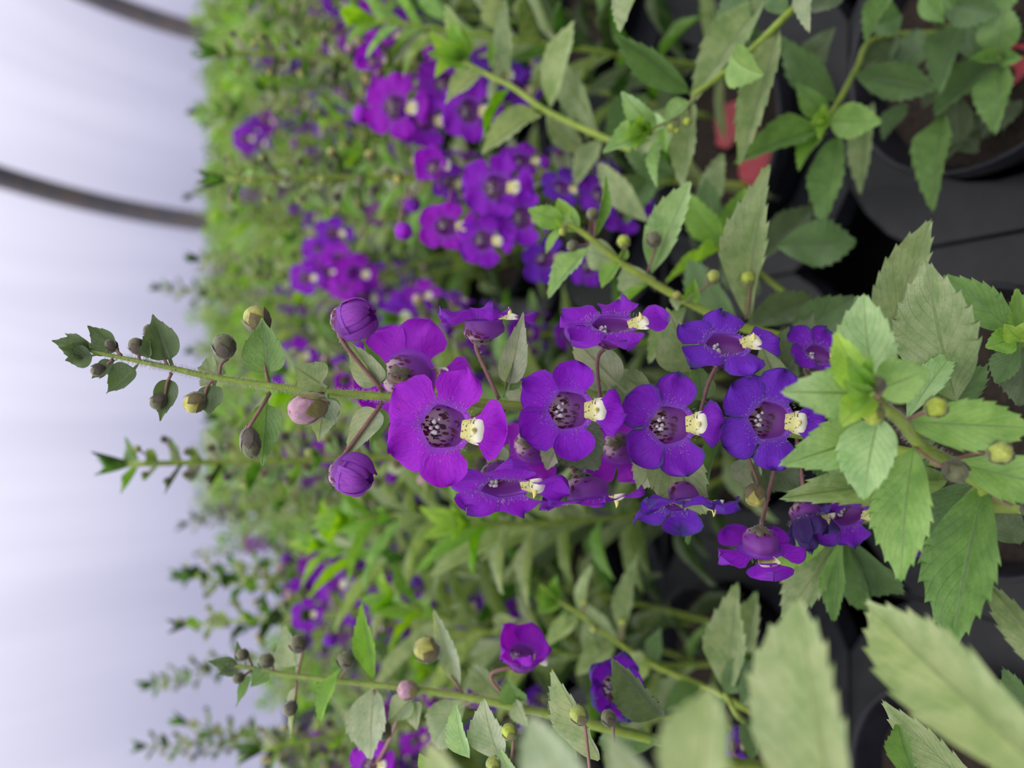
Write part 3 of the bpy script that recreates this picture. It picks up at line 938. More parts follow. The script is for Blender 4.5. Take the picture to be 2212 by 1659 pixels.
def HL(rows):
    for q in rows:
        bx, by, bo, tx, ty, to, w = q[:7]
        tint = q[7]; roll = q[8] if len(q) > 8 else random.uniform(-12, 12); kind = q[9] if len(q) > 9 else 'bract'
        B, T = H(bx, by, bo), H(tx, ty, to)
        place_leaf(hero, B, T, w * (1.12 if kind == 'bract' else 1.0) * hd(bx) / FPX, tint, roll, kind)
HL([
    (207, 758, 0, 110, 736, -.002, 46, 'b'), (210, 760, .002, 136, 720, .004, 40, 'b'), (208, 766, -.002, 138, 778, -.003, 44, 'b'), (205, 760, 0, 128, 752, -.004, 34, 'b'),
    (257, 768, 0, 186, 703, .001, 54, 'b'), (252, 775, 0, 196, 818, 0, 30, 'b'), (298, 784, 0, 227, 848, -.002, 56, 'b'), (312, 780, -.001, 322, 733, -.002, 30, 'b'),
    (372, 794, 0, 327, 677, -.001, 70, 'b', 20), (369, 803, 0, 345, 911, -.002, 44, 'b', -30),
    (474, 812, .002, 424, 792, .006, 62, 'g'), (463, 820, 0, 449, 903, -.002, 64, 'b'), (490, 812, .003, 460, 772, .007, 40, 'g'),
    (580, 828, 0, 563, 683, -.003, 86, 'm', 12), (578, 848, 0, 566, 1011, -.002, 60, 'm', -35),
    (706, 838, -.002, 634, 790, -.008, 74, 's', 30), (706, 842, -.003, 688, 955, -.008, 62, 's', -40), (708, 850, -.002, 722, 925, -.006, 40, 'm', -20),
    (830, 848, 0, 750, 736, -.006, 62, 's', 10), (829, 848, .001, 786, 732, .001, 44, 'm', 60), (829, 866, 0, 743, 988, -.006, 58, 's', -12), (829, 866, .001, 800, 966, .001, 40, 'm', -60),
    (1094, 858, -.002, 1131, 672, -.010, 52, 's', 25), (1090, 860, -.001, 1120, 760, -.004, 36, 'm', 70),
    (1150, 876, .004, 1108, 812, .007, 66, 's', 0, 'young'), (1086, 950, 0, 1060, 1032, -.004, 44, 's', -20), (1098, 948, .001, 1100, 1020, .001, 30, 'm', 40),
    (1230, 915, -.002, 1292, 1014, -.010, 116, 'k', -8, 'young'), (1216, 940, .004, 1180, 1015, .003, 60, 's', 0, 'young'),
    (1352, 850, .006, 1228, 722, .010, 88, 's', 5), (1410, 856, .006, 1334, 800, .012, 66, 'g', 0, 'young'), (1275, 800, .008, 1330, 905, .008, 60, 'g'),
    (1496, 828, .006, 1436, 664, .010, 92, 'g', 0), (1520, 880, .004, 1502, 780, .006, 60, 'm', 20), (1430, 940, .002, 1524, 1112, -.008, 122, 'g', -5, 'young'), (1440, 950, .006, 1378, 1062, .006, 80, 's', 0, 'young'),
    (1692, 812, .008, 1757, 664, .010, 78, 'k', 0), (1690, 860, .012, 1640, 742, .012, 70, 'g', 0), (1620, 970, .006, 1742, 1072, .002, 92, 'k', 0), (1610, 975, .010, 1622, 1068, .010, 66, 's', 0),
    (1560, 905, .014, 1480, 1180, .03, 70, 'd', 0, 'lance'), (1760, 930, .006, 1830, 1060, .004, 90, 'd', 0, 'lance'), (1740, 930, .01, 1880, 700, .012, 90, 'd', 0, 'lance'),
])
# buds from the tip downwards
for (x, y, o, r, k, px, py) in ((295, 747, 0, 16, 'dark', 302, 779), (326, 716, .002, 15, 'dark', 362, 790), (214, 800, .001, 15, 'dark', 244, 776), (342, 868, -.001, 16, 'dark', 371, 806),
                                (484, 747, -.001, 23, 'dark', 474, 808), (420, 870, -.001, 21, 'yellow', 462, 818), (555, 690, .002, 27, 'yellow', 580, 830), (240, 745, .001, 12, 'dark', 262, 768)):
    c, b = H(x, y, o), H(px, py)
    bud(hero, c, (c - b).normalized() + camvec((-.3, 0, .2)) * .4, 2 * r * hd(x) / FPX, k, [b.lerp(c, .35), b])
c = H(541, 958, -.004); b = H(584, 848)
bud(hero, c, camvec((.25, -1, .2)), 40 * hd(541) / FPX, 'dark', [H(536, 925, -.004), b], stretch=1.5)
c = H(664, 882, -.012); b = H(706, 848)
bud(hero, c, camvec((-.75, -.25, .6)), 62 * hd(664) / FPX, 'pink', [H(660, 856, -.006), b], stretch=1.2)

FS = [  # x, y, depth offset, across, facing, up, style, variant, colour, pedicel points
    (958, 922, -.016, 285, (-.10, .10, 1), (-1, .12, 0), 'open', 0, 'new', [(1085, 875, .002)]),
    (1228, 886, -.014, 250, (-.12, .08, 1), (-1, .0, 0), 'curled', 0, 'mid', [(1290, 892, .002)]),
    (1447, 918, -.016, 248, (-.10, .0, 1), (-1, -.05, 0), 'curled', 1, 'old', [(1500, 905, .002)]),
    (1662, 908, -.018, 245, (-.06, .05, 1), (-1, .08, 0), 'open', 1, 'blue', [(1720, 930, .002)]),
    (884, 812, .016, 270, (.12, .10, -1), (-1, .12, 0), 'open', 2, 'new', [(960, 862, 0)]),
    (1045, 690, -.002, 235, (-.04, 1, .10), (-1, -.05, .05), 'curled', 2, 'mid', [(1030, 755, 0), (1078, 862, 0)]),
    (1322, 700, -.006, 250, (-.05, .86, .52), (-1, .0, 0), 'open', 0, 'mid', [(1290, 780, 0), (1300, 890, 0)]),
    (1568, 742, -.010, 240, (-.02, .78, .62), (-1, -.12, 0), 'open', 1, 'blue', [(1530, 830, 0), (1510, 905, 0)]),
    (1770, 765, -.004, 170, (.1, .6, .7), (-1, .2, 0), 'curled', 2, 'old', [(1790, 860, .004)]),
    (1088, 1055, -.008, 275, (.02, -.84, .55), (-1, -.25, 0), 'open', 2, 'mid', [(1060, 1000, 0), (1090, 880, 0)]),
    (1270, 1078, -.004, 250, (.12, -.98, .16), (-1, -.16, 0), 'open', 1, 'mid', [(1240, 1010, 0), (1300, 895, 0)]),
    (1480, 1092, -.004, 255, (.05, -.88, .40), (-1, .22, 0), 'curled', 0, 'blue', [(1470, 1010, 0), (1490, 908, 0)]),
    (1642, 1186, -.012, 210, (.05, -.92, -.30), (0, .25, -1), 'open', 0, 'mid', [(1650, 1110, 0), (1690, 940, 0)]),
    (1745, 1122, -.004, 180, (.1, -.8, .5), (-1, 0, 0), 'wither', 0, 'dry', [(1735, 1060, 0), (1720, 935, 0)]),
    (1835, 1115, -.004, 190, (.0, -.6, .75), (-1, -.1, 0), 'curled', 1, 'old', [(1800, 1040, 0), (1760, 940, 0)]),
    (1150, 968, .020, 190, (.15, -.5, -.8), (-1, 0, 0), 'open', 1, 'new', [(1130, 900, .004)]),
    (1340, 972, .024, 190, (.2, -.55, -.75), (-1, -.1, 0), 'open', 0, 'new', [(1330, 900, .004)]),
    (1985, 1196, -.002, 150, (.1, -.9, .2), (-1, 0, 0), 'open', 2, 'old', [(1940, 1120, 0), (1850, 950, .01)]),
    (1750, 600, .07, 10, (0, 1, 0), (-1, 0, 0), 'open', 2, 'old', None),
]
for q in FS[:-1]:
    x, y, o, D, n, up, st, va, co, ped = q
    FLW(hero, x, y, hd(x) + o, D, n, up, st, va, co, [(a, b, hd(a) + c) for a, b, c in ped], True, 90)
# the two nodding flowers about to open
FLW(hero, 762, 693, hd(770) - .008, 205, (.92, .30, .28), (.15, .95, .3), 'closed', 0, 'bud', [(727, 700, hd(727) - .009), (745, 745, hd(745) - .006), (828, 846, hd(828))], True, 160)
FLW(hero, 758, 1022, hd(770) - .008, 205, (.92, -.30, .28), (.15, -.95, .3), 'closed', 1, 'bud', [(722, 1010, hd(727) - .009), (745, 980, hd(745) - .006), (827, 868, hd(828))], True, 160)
BUD(hero, 1632, 1070, hd(1632) - .004, 22, 'yellow', 1612, 975)
pot(0, 0, 'black round nursery pot holding the tall purple spike')

# ------------------------------------------------------------------ leafy shoot in front of it
sh = plant_at(0, 0, 'leafy angelonia shoot with broad pale green leaves in front of the purple spike', .02, -.02)
fd = .172
stem_part(sh, [P(1880, 845, fd - .014), P(1905, 875, fd - .010), P(1948, 912, fd - .006), P(1990, 962, fd), P(2050, 1000, fd + .002), P(2125, 1045, fd + .004), P(2215, 1092, fd + .008), sh.location + Vector((-.008, .006, .11)), sh.location - Vector((0, 0, .002))],
          .0011, .0022, srgb(142, 160, 70), n=40, hair=500, hair_range=(.1, .6))
L(sh, [
    (2062, 868, .185, 1997, 564, .182, 190, 'g', 5), (2060, 1030, .184, 1693, 1072, .178, 125, 'g', 10), (1900, 940, .176, 1688, 1004, .166, 112, 'u', 0, 'young'),
    (1892, 850, .166, 1864, 634, .163, 128, 'u', 0, 'young'), (1880, 850, .163, 1690, 846, .158, 112, 'u', 0, 'young'), (1950, 910, .168, 2240, 925, .160, 132, 'l', 0), (1890, 845, .158, 2006, 798, .152, 100, 'l', 0, 'young'),
    (1897, 900, .164, 1864, 1080, .160, 124, 'u', 0, 'young'), (1972, 964, .170, 1943, 1258, .164, 140, 'l', 0), (2060, 1000, .172, 2330, 1062, .16, 120, 'l', 0), (2122, 1044, .176, 2048, 1405, .172, 172, 'm', 0),
    (1880, 848, .157, 1803, 718, .152, 78, 'y', 0, 'young'), (1882, 855, .156, 1818, 920, .152, 72, 'y', 0, 'young'), (1885, 850, .153, 1830, 770, .147, 44, 'v', 20, 'young'), (1888, 850, .153, 1880, 770, .146, 44, 'v', -20, 'young'), (1880, 852, .152, 1822, 822, .148, 44, 'v', 0, 'young'), (1878, 858, .153, 1850, 890, .148, 36, 'v', 0, 'young'),
    (2100, 1040, .19, 2010, 1180, .20, 130, 'd', 0), (2000, 990, .186, 1900, 1180, .20, 120, 'd', 20),
    (1990, 970, .19, 2130, 780, .20, 110, 'd', 0), (1960, 900, .178, 2060, 760, .184, 80, 'u', 0),
])
BUD(sh, 1888, 897, .156, 20, 'lime', 1898, 868); BUD(sh, 1896, 830, .151, 16, 'dark', 1895, 860); BUD(sh, 2022, 880, .158, 22, 'lime', 1950, 908, .168); BUD(sh, 2064, 1018, .164, 24, 'dark', 1975, 966, .171, (2025, 1003, .165))
BUD(sh, 2160, 978, .160, 24, 'green', 2054, 996, .172, (2110, 978, .163)); BUD(sh, 2232, 1100, .165, 22, 'dark', 2120, 1046, .175, (2165, 1085, .166))

# ------------------------------------------------------------------ shoots in the pot behind
pf = plant_at(0, 1, 'green angelonia shoot with a slanting stem and small round buds behind the purple spike')
d = .272
stem_part(pf, [P(1205, 480, d), P(1255, 500, d), P(1330, 560, d), P(1400, 605, d), P(1490, 655, d), P(1600, 706, d), P(1760, 760, d + .01), pf.location + Vector((.0, -.005, .06)), pf.location], .0009, .0021, srgb(140, 160, 52), n=40, hair=500, hair_range=(0, .55))
L(pf, [(1222, 482, d, 1140, 452, d, 50, 'v', 0, 'young'), (1228, 480, d, 1205, 428, d, 34, 'y', 20, 'young'), (1222, 488, d, 1178, 548, d, 28, 'l', 20, 'young'), (1245, 500, d, 1195, 448, d, 48, 'y', 30, 'young'), (1250, 498, d, 1222, 440, d, 44, 'l', 0, 'young'),
       (1403, 592, d, 1489, 388, d - .012, 92, 'u', 0), (1284, 516, d, 1312, 380, d - .01, 34, 'v', 60), (1270, 532, d, 1183, 638, d - .012, 64, 'u', 0), (1335, 562, d, 1262, 540, d + .01, 66, 'g', 0, 'young'), (1336, 566, d, 1300, 620, d - .008, 44, 'l', 0, 'young'), (1340, 562, d, 1352, 532, d - .005, 24, 'v', 50, 'young'),
       (1400, 610, d, 1315, 690, d - .01, 40, 'l', 30), (1410, 600, d, 1330, 605, d + .02, 70, 'g', 0), (1492, 658, d, 1500, 602, d - .01, 34, 'v', 30, 'young'), (1492, 652, d, 1462, 668, d - .012, 50, 's', 0, 'young'), (1612, 690, d, 1655, 355, d - .016, 112, 'g', -5),
       (1590, 700, d + .02, 1480, 560, d + .04, 90, 'd', 0), (1480, 660, d + .01, 1400, 780, d, 70, 'g', 0), (1610, 710, d + .01, 1760, 640, d + .02, 90, 'k', 0), (1640, 715, d, 1800, 900, d + .01, 90, 'k', 0), (1700, 740, d + .01, 1850, 640, d, 100, 'd', 0),
       (1900, 760, d - .03, 2008, 470, d - .04, 108, 'g', 0), (1880, 800, d - .04, 1850, 640, d - .05, 90, 'd', 0), (1690, 700, d + .01, 1720, 860, d, 80, 'k')])
for (x, y, r, k, px, py) in ((1280, 463, 13, 'dark', 1284, 515), (1347, 522, 14, 'lime', 1338, 562), (1412, 517, 16, 'dark', 1398, 592), (1540, 599, 15, 'green', 1495, 642), (1237, 531, 12, 'dark', 1272, 528), (1216, 500, 9, 'lime', 1222, 484), (1616, 603, 15, 'lime', 1612, 690), (1462, 638, 9, 'yellow', 1470, 648)):
    BUD(pf, x, y, d - .008, r, k, px, py, d)
# bright young rosette low down
L(pf, [(1562, 532, .34, 1478, 415, .33, 84, 'v', 0), (1558, 528, .34, 1612, 405, .33, 62, 'v', 20), (1560, 532, .34, 1438, 606, .33, 40, 'y', 10), (1558, 530, .34, 1520, 380, .345, 80, 'd', 0), (1560, 530, .34, 1500, 560, .32, 40, 'y'), (1680, 530, .33, 1852, 524, .325, 118, 'd', 0), (1560, 540, .345, 1640, 640, .35, 90, 'k')])
stem_part(pf, [P(1556, 528, .34), P(1600, 560, .345), P(1680, 620, .35), pf.location + Vector((.01, .01, .03)), pf.location], .0012, .0016, srgb(120, 140, 50))
pot(0, 1, 'black round nursery pot behind the tall purple spike, holding the slanting budded shoot')

L(pf, [(1400, 480, .33, 1290, 350, .34, 70, 'g', 0), (1460, 380, .35, 1350, 330, .35, 66, 'd', 0), (1530, 470, .36, 1560, 330, .35, 70, 'g', 0), (1640, 560, .35, 1760, 440, .35, 80, 'k', 0)])
# rosettes in the pot whose rim shows
pi = plant_at(1, 1, 'dark green angelonia rosettes growing over the visible pot rim')
d = .335
L(pi, [(1806, 220, .35, 1684, 80, .345, 82, 'd', 0), (1786, 252, d, 1722, 180, d - .01, 50, 'm', 0, 'young'), (1782, 268, d, 1590, 345, d - .014, 84, 'm', 5), (1790, 262, d, 1904, 262, d - .014, 74, 'l', 0, 'young'), (1782, 285, d, 1724, 366, d - .012, 52, 'v', 10, 'young'),
       (1812, 290, d + .006, 1777, 498, d - .012, 86, 'm', 0), (1846, 160, d + .01, 2024, 192, d, 92, 'd', 0), (2036, 240, d + .02, 2010, 450, d - .005, 86, 'm', 0), (1884, 214, d + .03, 1857, 418, d + .02, 66, 'g', 0), (1930, -30, d, 1868, 84, d - .01, 66, 'm', 0),
       (1860, 150, d + .03, 1930, 170, d + .02, 60, 'k', 0), (1786, 258, d - .004, 1752, 268, d - .012, 34, 'y', 0, 'young'), (1786, 262, d - .004, 1778, 226, d - .012, 30, 'y', 0, 'young'), (1790, 262, d - .004, 1770, 300, d - .012, 30, 'y', 0, 'young'),
       (2156, 118, d, 2172, 10, d - .01, 84, 'm', 0, 'young'), (2160, 140, d, 2146, 285, d - .012, 88, 'm', 0), (2158, 128, d, 2096, 127, d - .012, 36, 'm', 10, 'young'), (2160, 128, d, 2208, 126, d - .012, 36, 'm', 0, 'young'),
       (2070, 40, d + .02, 2026, 198, d, 88, 'd', 0), (2140, 130, d + .02, 2020, 240, d + .01, 110, 'd', 0), (2110, 10, d + .01, 2210, -20, d, 90, 'm', 0), (2080, 30, d + .03, 2110, 130, d + .02, 80, 'd', 0), (1980, 60, d + .03, 1960, 170, d + .03, 90, 'd', 0), (2200, 200, d + .03, 2120, 300, d + .03, 90, 'k', 0), (2060, 200, d + .02, 2070, 320, d + .03, 90, 'k', 0), (2180, 250, d + .03, 2220, 330, d + .04, 70, 'k', 0), (2060, 20, d - .01, 2010, -60, d - .01, 80, 'm'), (2030, 0, d, 2160, 30, d - .01, 90, 'd'), (1990, -10, d - .01, 2040, 48, d - .012, 44, 'm', 0, 'young'), (1950, 30, d + .02, 1870, 60, d + .02, 90, 'd'),
       (1960, 220, d + .03, 1905, 300, d + .03, 60, 'd'), (2060, 270, d + .04, 2110, 330, d + .03, 70, 'k'), (2110, 240, d + .04, 2040, 340, d + .03, 80, 'k'), (1990, 230, d + .03, 2080, 150, d + .02, 70, 'k'), (1930, 60, d + .04, 1880, 200, d + .03, 80, 'k'), (2110, 60, d + .03, 2130, 190, d + .04, 90, 'k')])
sx, sy, sz = pi.location
stem_part(pi, [P(1784, 262, d), P(1815, 214, d + .008), P(1850, 150, d + .018), P(1905, 80, d + .04), pi.location], .0012, .0018, srgb(120, 140, 50))
stem_part(pi, [P(2158, 128, d), P(2130, 100, d + .03), pi.location + Vector((.01, .01, 0))], .0012, .0018, srgb(100, 130, 50))
stem_part(pi, [P(2040, 235, d + .02), P(2060, 180, d + .04), pi.location + Vector((0, -.01, 0))], .0012, .0018, srgb(100, 130, 50))
stem_part(pi, [P(2020, -10, d), P(2040, 60, d + .04), pi.location + Vector((.012, -.01, 0))], .0012, .0018, srgb(100, 130, 50))
pot(1, 1, 'black round nursery pot with its thick rim and dark soil in view')

# slanting shoot above it, and the pale one further back
pg = plant_at(2, 1, 'angelonia shoot with a pale green leaf rosette and long grey-green leaves above the red petals')
d = .30
stem_part(pg, [P(1497, 206, d), P(1580, 146, d), P(1640, 92, d), P(1712, 20, d), P(1790, -60, d + .01), P(1900, -180, d + .04), pg.location], .0011, .002, srgb(128, 150, 48), hair=200)
stem_part(pg, [P(1405, 280, d - .01), P(1450, 258, d - .006), P(1490, 225, d), P(1500, 204, d)], .0006, .0009, srgb(140, 140, 80))
L(pg, [(1490, 204, d, 1324, 75, d - .015, 80, 'd', 0), (1402, 294, d - .01, 1304, 328, d - .025, 66, 'u', 0, 'young'), (1416, 276, d - .01, 1342, 198, d - .022, 52, 'u', 0, 'young'), (1420, 296, d - .01, 1416, 402, d - .02, 38, 'u', 0), (1402, 285, d - .01, 1352, 262, d - .02, 46, 'l', 0, 'young'),
       (1405, 290, d - .012, 1350, 300, d - .026, 40, 'y', 0, 'young'), (1408, 285, d - .012, 1380, 250, d - .026, 36, 'y', 0, 'young'), (1405, 290, d - .012, 1372, 322, d - .026, 40, 'y', 0, 'young'), (1492, 215, d, 1440, 262, d - .01, 50, 'u', 0, 'young'), (1440, 270, d - .008, 1402, 258, d, 34, 'u', 0, 'young'),
       (1578, 120, d - .01, 1648, 162, d - .02, 90, 'l', 20, 'young'), (1682, 55, d, 1595, 356, d - .01, 86, 'g', -10), (1660, -20, d + .01, 1492, 215, d + .02, 100, 'g', 0), (1498, 220, d + .01, 1474, 415, d, 66, 'g', 0), 
       (1375, -40, d - .02, 1335, 62, d - .03, 66, 's', 0), (1742, -40, d - .02, 1744, 66, d - .03, 50, 's', 0), (1640, 90, d + .01, 1560, -20, d + .03, 90, 'd', 0), (1700, 30, d, 1660, -30, d, 60, 'd'), (1720, 20, d, 1830, -20, d, 90, 'k'),
       (1500, 230, d + .03, 1360, 330, d + .05, 90, 'g'),  (1800, 60, d + .04, 1740, 170, d + .06, 80, 'k'), (1430, 270, d, 1440, 330, d, 30, 'l')])
for (x, y, r, px, py) in ((1450, 275, 9, 1460, 255), (1485, 262, 9, 1490, 225), (1462, 282, 7, 1465, 252)):
    BUD(pg, x, y, d - .01, r, 'lime', px, py, d)
pot(2, 1, 'black round nursery pot beside the one with the visible rim')

pe = thing('angelonia_plant', (.13, .40, SOIL_Z - .003), 'pale angelonia shoot with a lime green tip and slanting stem, not yet in flower', 'plant')
d = .36
stem_part(pe, [P(985, 122, d), P(1050, 160, d), P(1110, 190, d), P(1180, 240, d), P(1300, 296, d), P(1420, 350, d), P(1500, 390, d + .05), pe.location], .0011, .0021, srgb(150, 172, 70))
L(pe, [(1005, 130, d, 928, 70, d - .015, 46, 'y', 0, 'young'), (1008, 128, d, 975, 48, d - .01, 46, 'v', 0, 'young'), (1000, 132, d, 940, 165, d - .015, 48, 'y', 0, 'young'), (1002, 130, d, 925, 115, d - .02, 44, 'v', 10, 'young'), (1010, 126, d, 1000, 60, d - .01, 30, 'y', 30, 'young'),
       (1045, 152, d, 962, 222, d - .015, 58, 'p', 0), (1018, 118, d, 960, 8, d - .01, 42, 'p', 0), (1102, 172, d, 1088, -5, d - .01, 54, 'g', 0), (1172, 240, d, 1042, 328, d - .02, 80, 'p', 0), (1186, 232, d, 1238, 40, d - .012, 74, 'p', 0), (1290, 285, d, 1200, 120, d + .01, 76, 'g', 0), (1096, 188, d, 1040, 295, d - .012, 28, 'v', 50),
       (1060, 150, d, 1062, 80, d, 24, 'v', 40), (1300, 296, d, 1240, 400, d, 60, 'g', 0), (1310, 300, d + .02, 1400, 200, d + .04, 80, 'd', 0), (1180, 245, d + .02, 1260, 330, d + .03, 70, 'g', 0), (1420, 350, d, 1350, 480, d, 80, 'd')])
# ------------------------------------------------------------------ spike beside the blurred leaves
pb = plant_at(-1, 1, 'budding angelonia spike beside the pale blurred leaves, with few purple flowers low down', .03, -.01)
d = .252
stem_part(pb, [P(490, 1437, d), P(545, 1443, d), P(640, 1460, d), P(800, 1478, d), P(900, 1490, d), P(1010, 1506, d), P(1100, 1525, d), P(1180, 1542, d), P(1290, 1568, d), P(1430, 1602, d + .005), P(1600, 1650, d + .02), pb.location + Vector((.005, 0, .04)), pb.location], .0006, .0022, srgb(132, 154, 60), n=60, hair=1400, hair_range=(0, .6))
L(pb, [(525, 1440, d, 448, 1428, d, 34, 'b', 0, 'bract'), (522, 1440, d, 470, 1456, d - .003, 30, 'b', 0, 'bract'), (530, 1436, d, 510, 1386, d, 26, 'b', 0, 'bract'), (582, 1442, d, 540, 1484, d - .004, 44, 'm', 0, 'bract'), (545, 1448, d, 508, 1528, d - .003, 26, 'm', 0, 'bract'),
       (640, 1456, d, 612, 1352, d + .004, 66, 's', 0, 'bract'), (641, 1466, d, 624, 1594, d - .004, 28, 's', 30, 'bract'), (732, 1444, d - .004, 688, 1558, d - .012, 52, 'v', 10), (806, 1468, d, 779, 1306, d - .006, 54, 'v', 15), (806, 1488, d, 798, 1642, d - .010, 98, 's', 0, 'young'), (730, 1470, d, 720, 1420, d + .004, 30, 'm', 0, 'bract'),
       (896, 1498, d, 834, 1564, d - .004, 58, 's', 0, 'bract'), (892, 1505, d, 898, 1578, d - .006, 50, 's', 0, 'bract'), (992, 1488, d, 936, 1318, d - .004, 50, 's', 30), (1000, 1515, d, 934, 1610, d + .008, 90, 'g', 0, 'young'), (1098, 1518, d, 1010, 1440, d + .02, 60, 'g'), (1110, 1510, d, 1140, 1570, d - .01, 44, 's'), (1120, 1520, d, 1095, 1470, d - .006, 60, 'm', 20, 'young'),
       (1432, 1560, d - .02, 1322, 1428, d - .03, 106, 'k', 0), (1292, 1650, .205, 1188, 1452, .205, 92, 's', 0), (1078, 1640, .205, 1043, 1512, .205, 86, 's', 0, 'young'), (1012, 1640, .205, 982, 1522, .205, 54, 'u', 0, 'young'), (1110, 1680, .2, 1080, 1620, .2, 50, 'u', 0, 'young'), (1280, 1570, d, 1180, 1500, d + .02, 70, 'g', 0), (1300, 1575, d, 1380, 1520, d + .02, 70, 'd', 0),
       (1420, 1600, d, 1290, 1600, d + .02, 80, 'd', 0), (1430, 1600, d, 1560, 1560, d + .03, 90, 'd', 0), (1200, 1550, d + .01, 1240, 1640, d, 70, 'm', 0), (930, 1660, .2, 905, 1628, .2, 30, 'v', 0, 'young')])
for (x, y, r, k, px, py) in ((644, 1391, 17, 'dark', 643, 1456), (627, 1531, 14, 'dark', 641, 1468), (747, 1426, 17, 'dark', 735, 1465), (828, 1580, 17, 'dark', 806, 1490), (880, 1490, 20, 'pink', 905, 1492), (922, 1404, 25, 'yellow', 1000, 1498), (524, 1414, 12, 'dark', 545, 1438), (515, 1465, 11, 'dark', 545, 1446), (575, 1428, 15, 'dark', 590, 1448)):
    BUD(pb, x, y, d - .004, r, k, px, py, d)
for (x, y, r, k, px, py, dd) in ((1250, 1545, 19, 'green', 1276, 1680, .2), (1315, 1551, 16, 'dark', 1325, 1640, .22), (1100, 1581, 16, 'lime', 1103, 1670, .2), (1066, 1652, 16, 'green', 1070, 1700, .2)):
    BUD(pb, x, y, dd, r, k, px, py, dd)
FLW(pb, 1130, 1415, d - .002, 175, (.15, .82, .45), (-1, .1, 0), 'cup', 0, 'new', [(1060, 1460, d), (1110, 1528, d)]); FLW(pb, 1330, 1486, d + .004, 190, (.1, .4, .85), (-1, .1, 0), 'cup', 1, 'old', [(1330, 1530, d)])
FLW(pb, 1028, 1506, d + .02, 110, (.5, .2, -.7), (-1, 0, 0), 'closed', 0, 'back', [(1030, 1508, d + .004)]); FLW(pb, 800, 1655, d + .03, 120, (-.3, .5, .8), (-1, 0, 0), 'open', 1, 'new', [(840, 1600, d + .02), (880, 1495, d)]); FLW(pb, 1588, 1612, .30, 90, (.1, .3, .9), (-1, 0, 0), 'open', 2, 'blue', [(1600, 1650, .29)])
stem_part(pb, [P(1103, 1690, .2), P(1200, 1720, .2), P(1290, 1680, .205), P(1500, 1730, .23), pb.location + Vector((-.01, 0, .03)), pb.location], .0009, .0018, srgb(140, 160, 60))
pot(-1, 1, 'black round nursery pot holding the budding spike')

# ------------------------------------------------------------------ blurred leaves close to the lens
pl = plant_at(-1, 0, 'large pale serrated angelonia leaves, heavily blurred, close to the lens', .03, .02)
L(pl, [(1805, 1830, .105, 1712, 1285, .122, 250, 'p', -10), (2330, 1740, .105, 1858, 1298, .148, 215, 'p', 10), (1500, 1800, .088, 1530, 1480, .098, 190, 'p', 0), (1280, 1800, .092, 1140, 1548, .100, 180, 's', 0), (1460, 1800, .096, 1308, 1586, .104, 105, 's', 0), (1030, 1800, .094, 922, 1604, .1, 120, 'p', 0),
       (2330, 1500, .16, 2124, 1252, .175, 84, 'g', 0), (2140, 1740, .185, 1903, 1513, .20, 100, 'g', 0), (2250, 1720, .15, 2140, 1620, .15, 90, 'v', 0, 'young'), (1990, 1720, .17, 1935, 1560, .19, 60, 'm'), (2280, 1600, .2, 2160, 1440, .22, 90, 'd')])
A = P(1805, 1830, .105); Bq = P(2330, 1720, .105)
stem_part(pl, [P(1030, 1830, .092), P(1280, 1810, .091), P(1500, 1815, .088), P(1805, 1835, .104), P(2120, 1790, .115), P(2340, 1730, .13), Vector((-.10, .085, .25)), pl.location + Vector((.01, 0, .03)), pl.location], .0012, .0024, srgb(150, 170, 80))
stem_part(pl, [P(2330, 1505, .16), P(2420, 1600, .17), Vector((-.11, .09, .26)), pl.location + Vector((.012, .004, .03)), pl.location], .001, .002, srgb(150, 170, 80))
stem_part(pl, [P(2135, 1735, .185), P(2250, 1730, .19), Vector((-.12, .11, .22)), pl.location], .001, .002, srgb(150, 170, 80))
pot(-1, 0, 'black round nursery pot under the blurred leaves')

# rosette at the edge of the frame below the dark deck
pr = thing('angelonia_plant', (.030, .052, SOIL_Z - .003), 'bright green angelonia rosette with toothed leaves over the dark tray deck', 'plant')
L(pr, [(2195, 720, .215, 2038, 594, .222, 96, 'm', 10), (2205, 745, .215, 2196, 622, .215, 52, 'v', 20), (2195, 730, .21, 2130, 750, .21, 60, 'v', 0, 'young'), (2200, 740, .21, 2150, 830, .215, 70, 'd', 0), (2210, 730, .21, 2290, 700, .21, 70, 'm'), (2210, 740, .208, 2230, 690, .205, 44, 'y', 0, 'young'), (2205, 735, .208, 2170, 700, .205, 40, 'y', 0, 'young'), (2215, 750, .215, 2200, 880, .22, 90, 'k', 0), (2200, 1180, .225, 2150, 1060, .22, 90, 'k', 0)])
stem_part(pr, [P(2202, 735, .212), P(2280, 745, .225), pr.location + Vector((.0, .01, .06)), pr.location], .001, .0018, srgb(120, 150, 50))

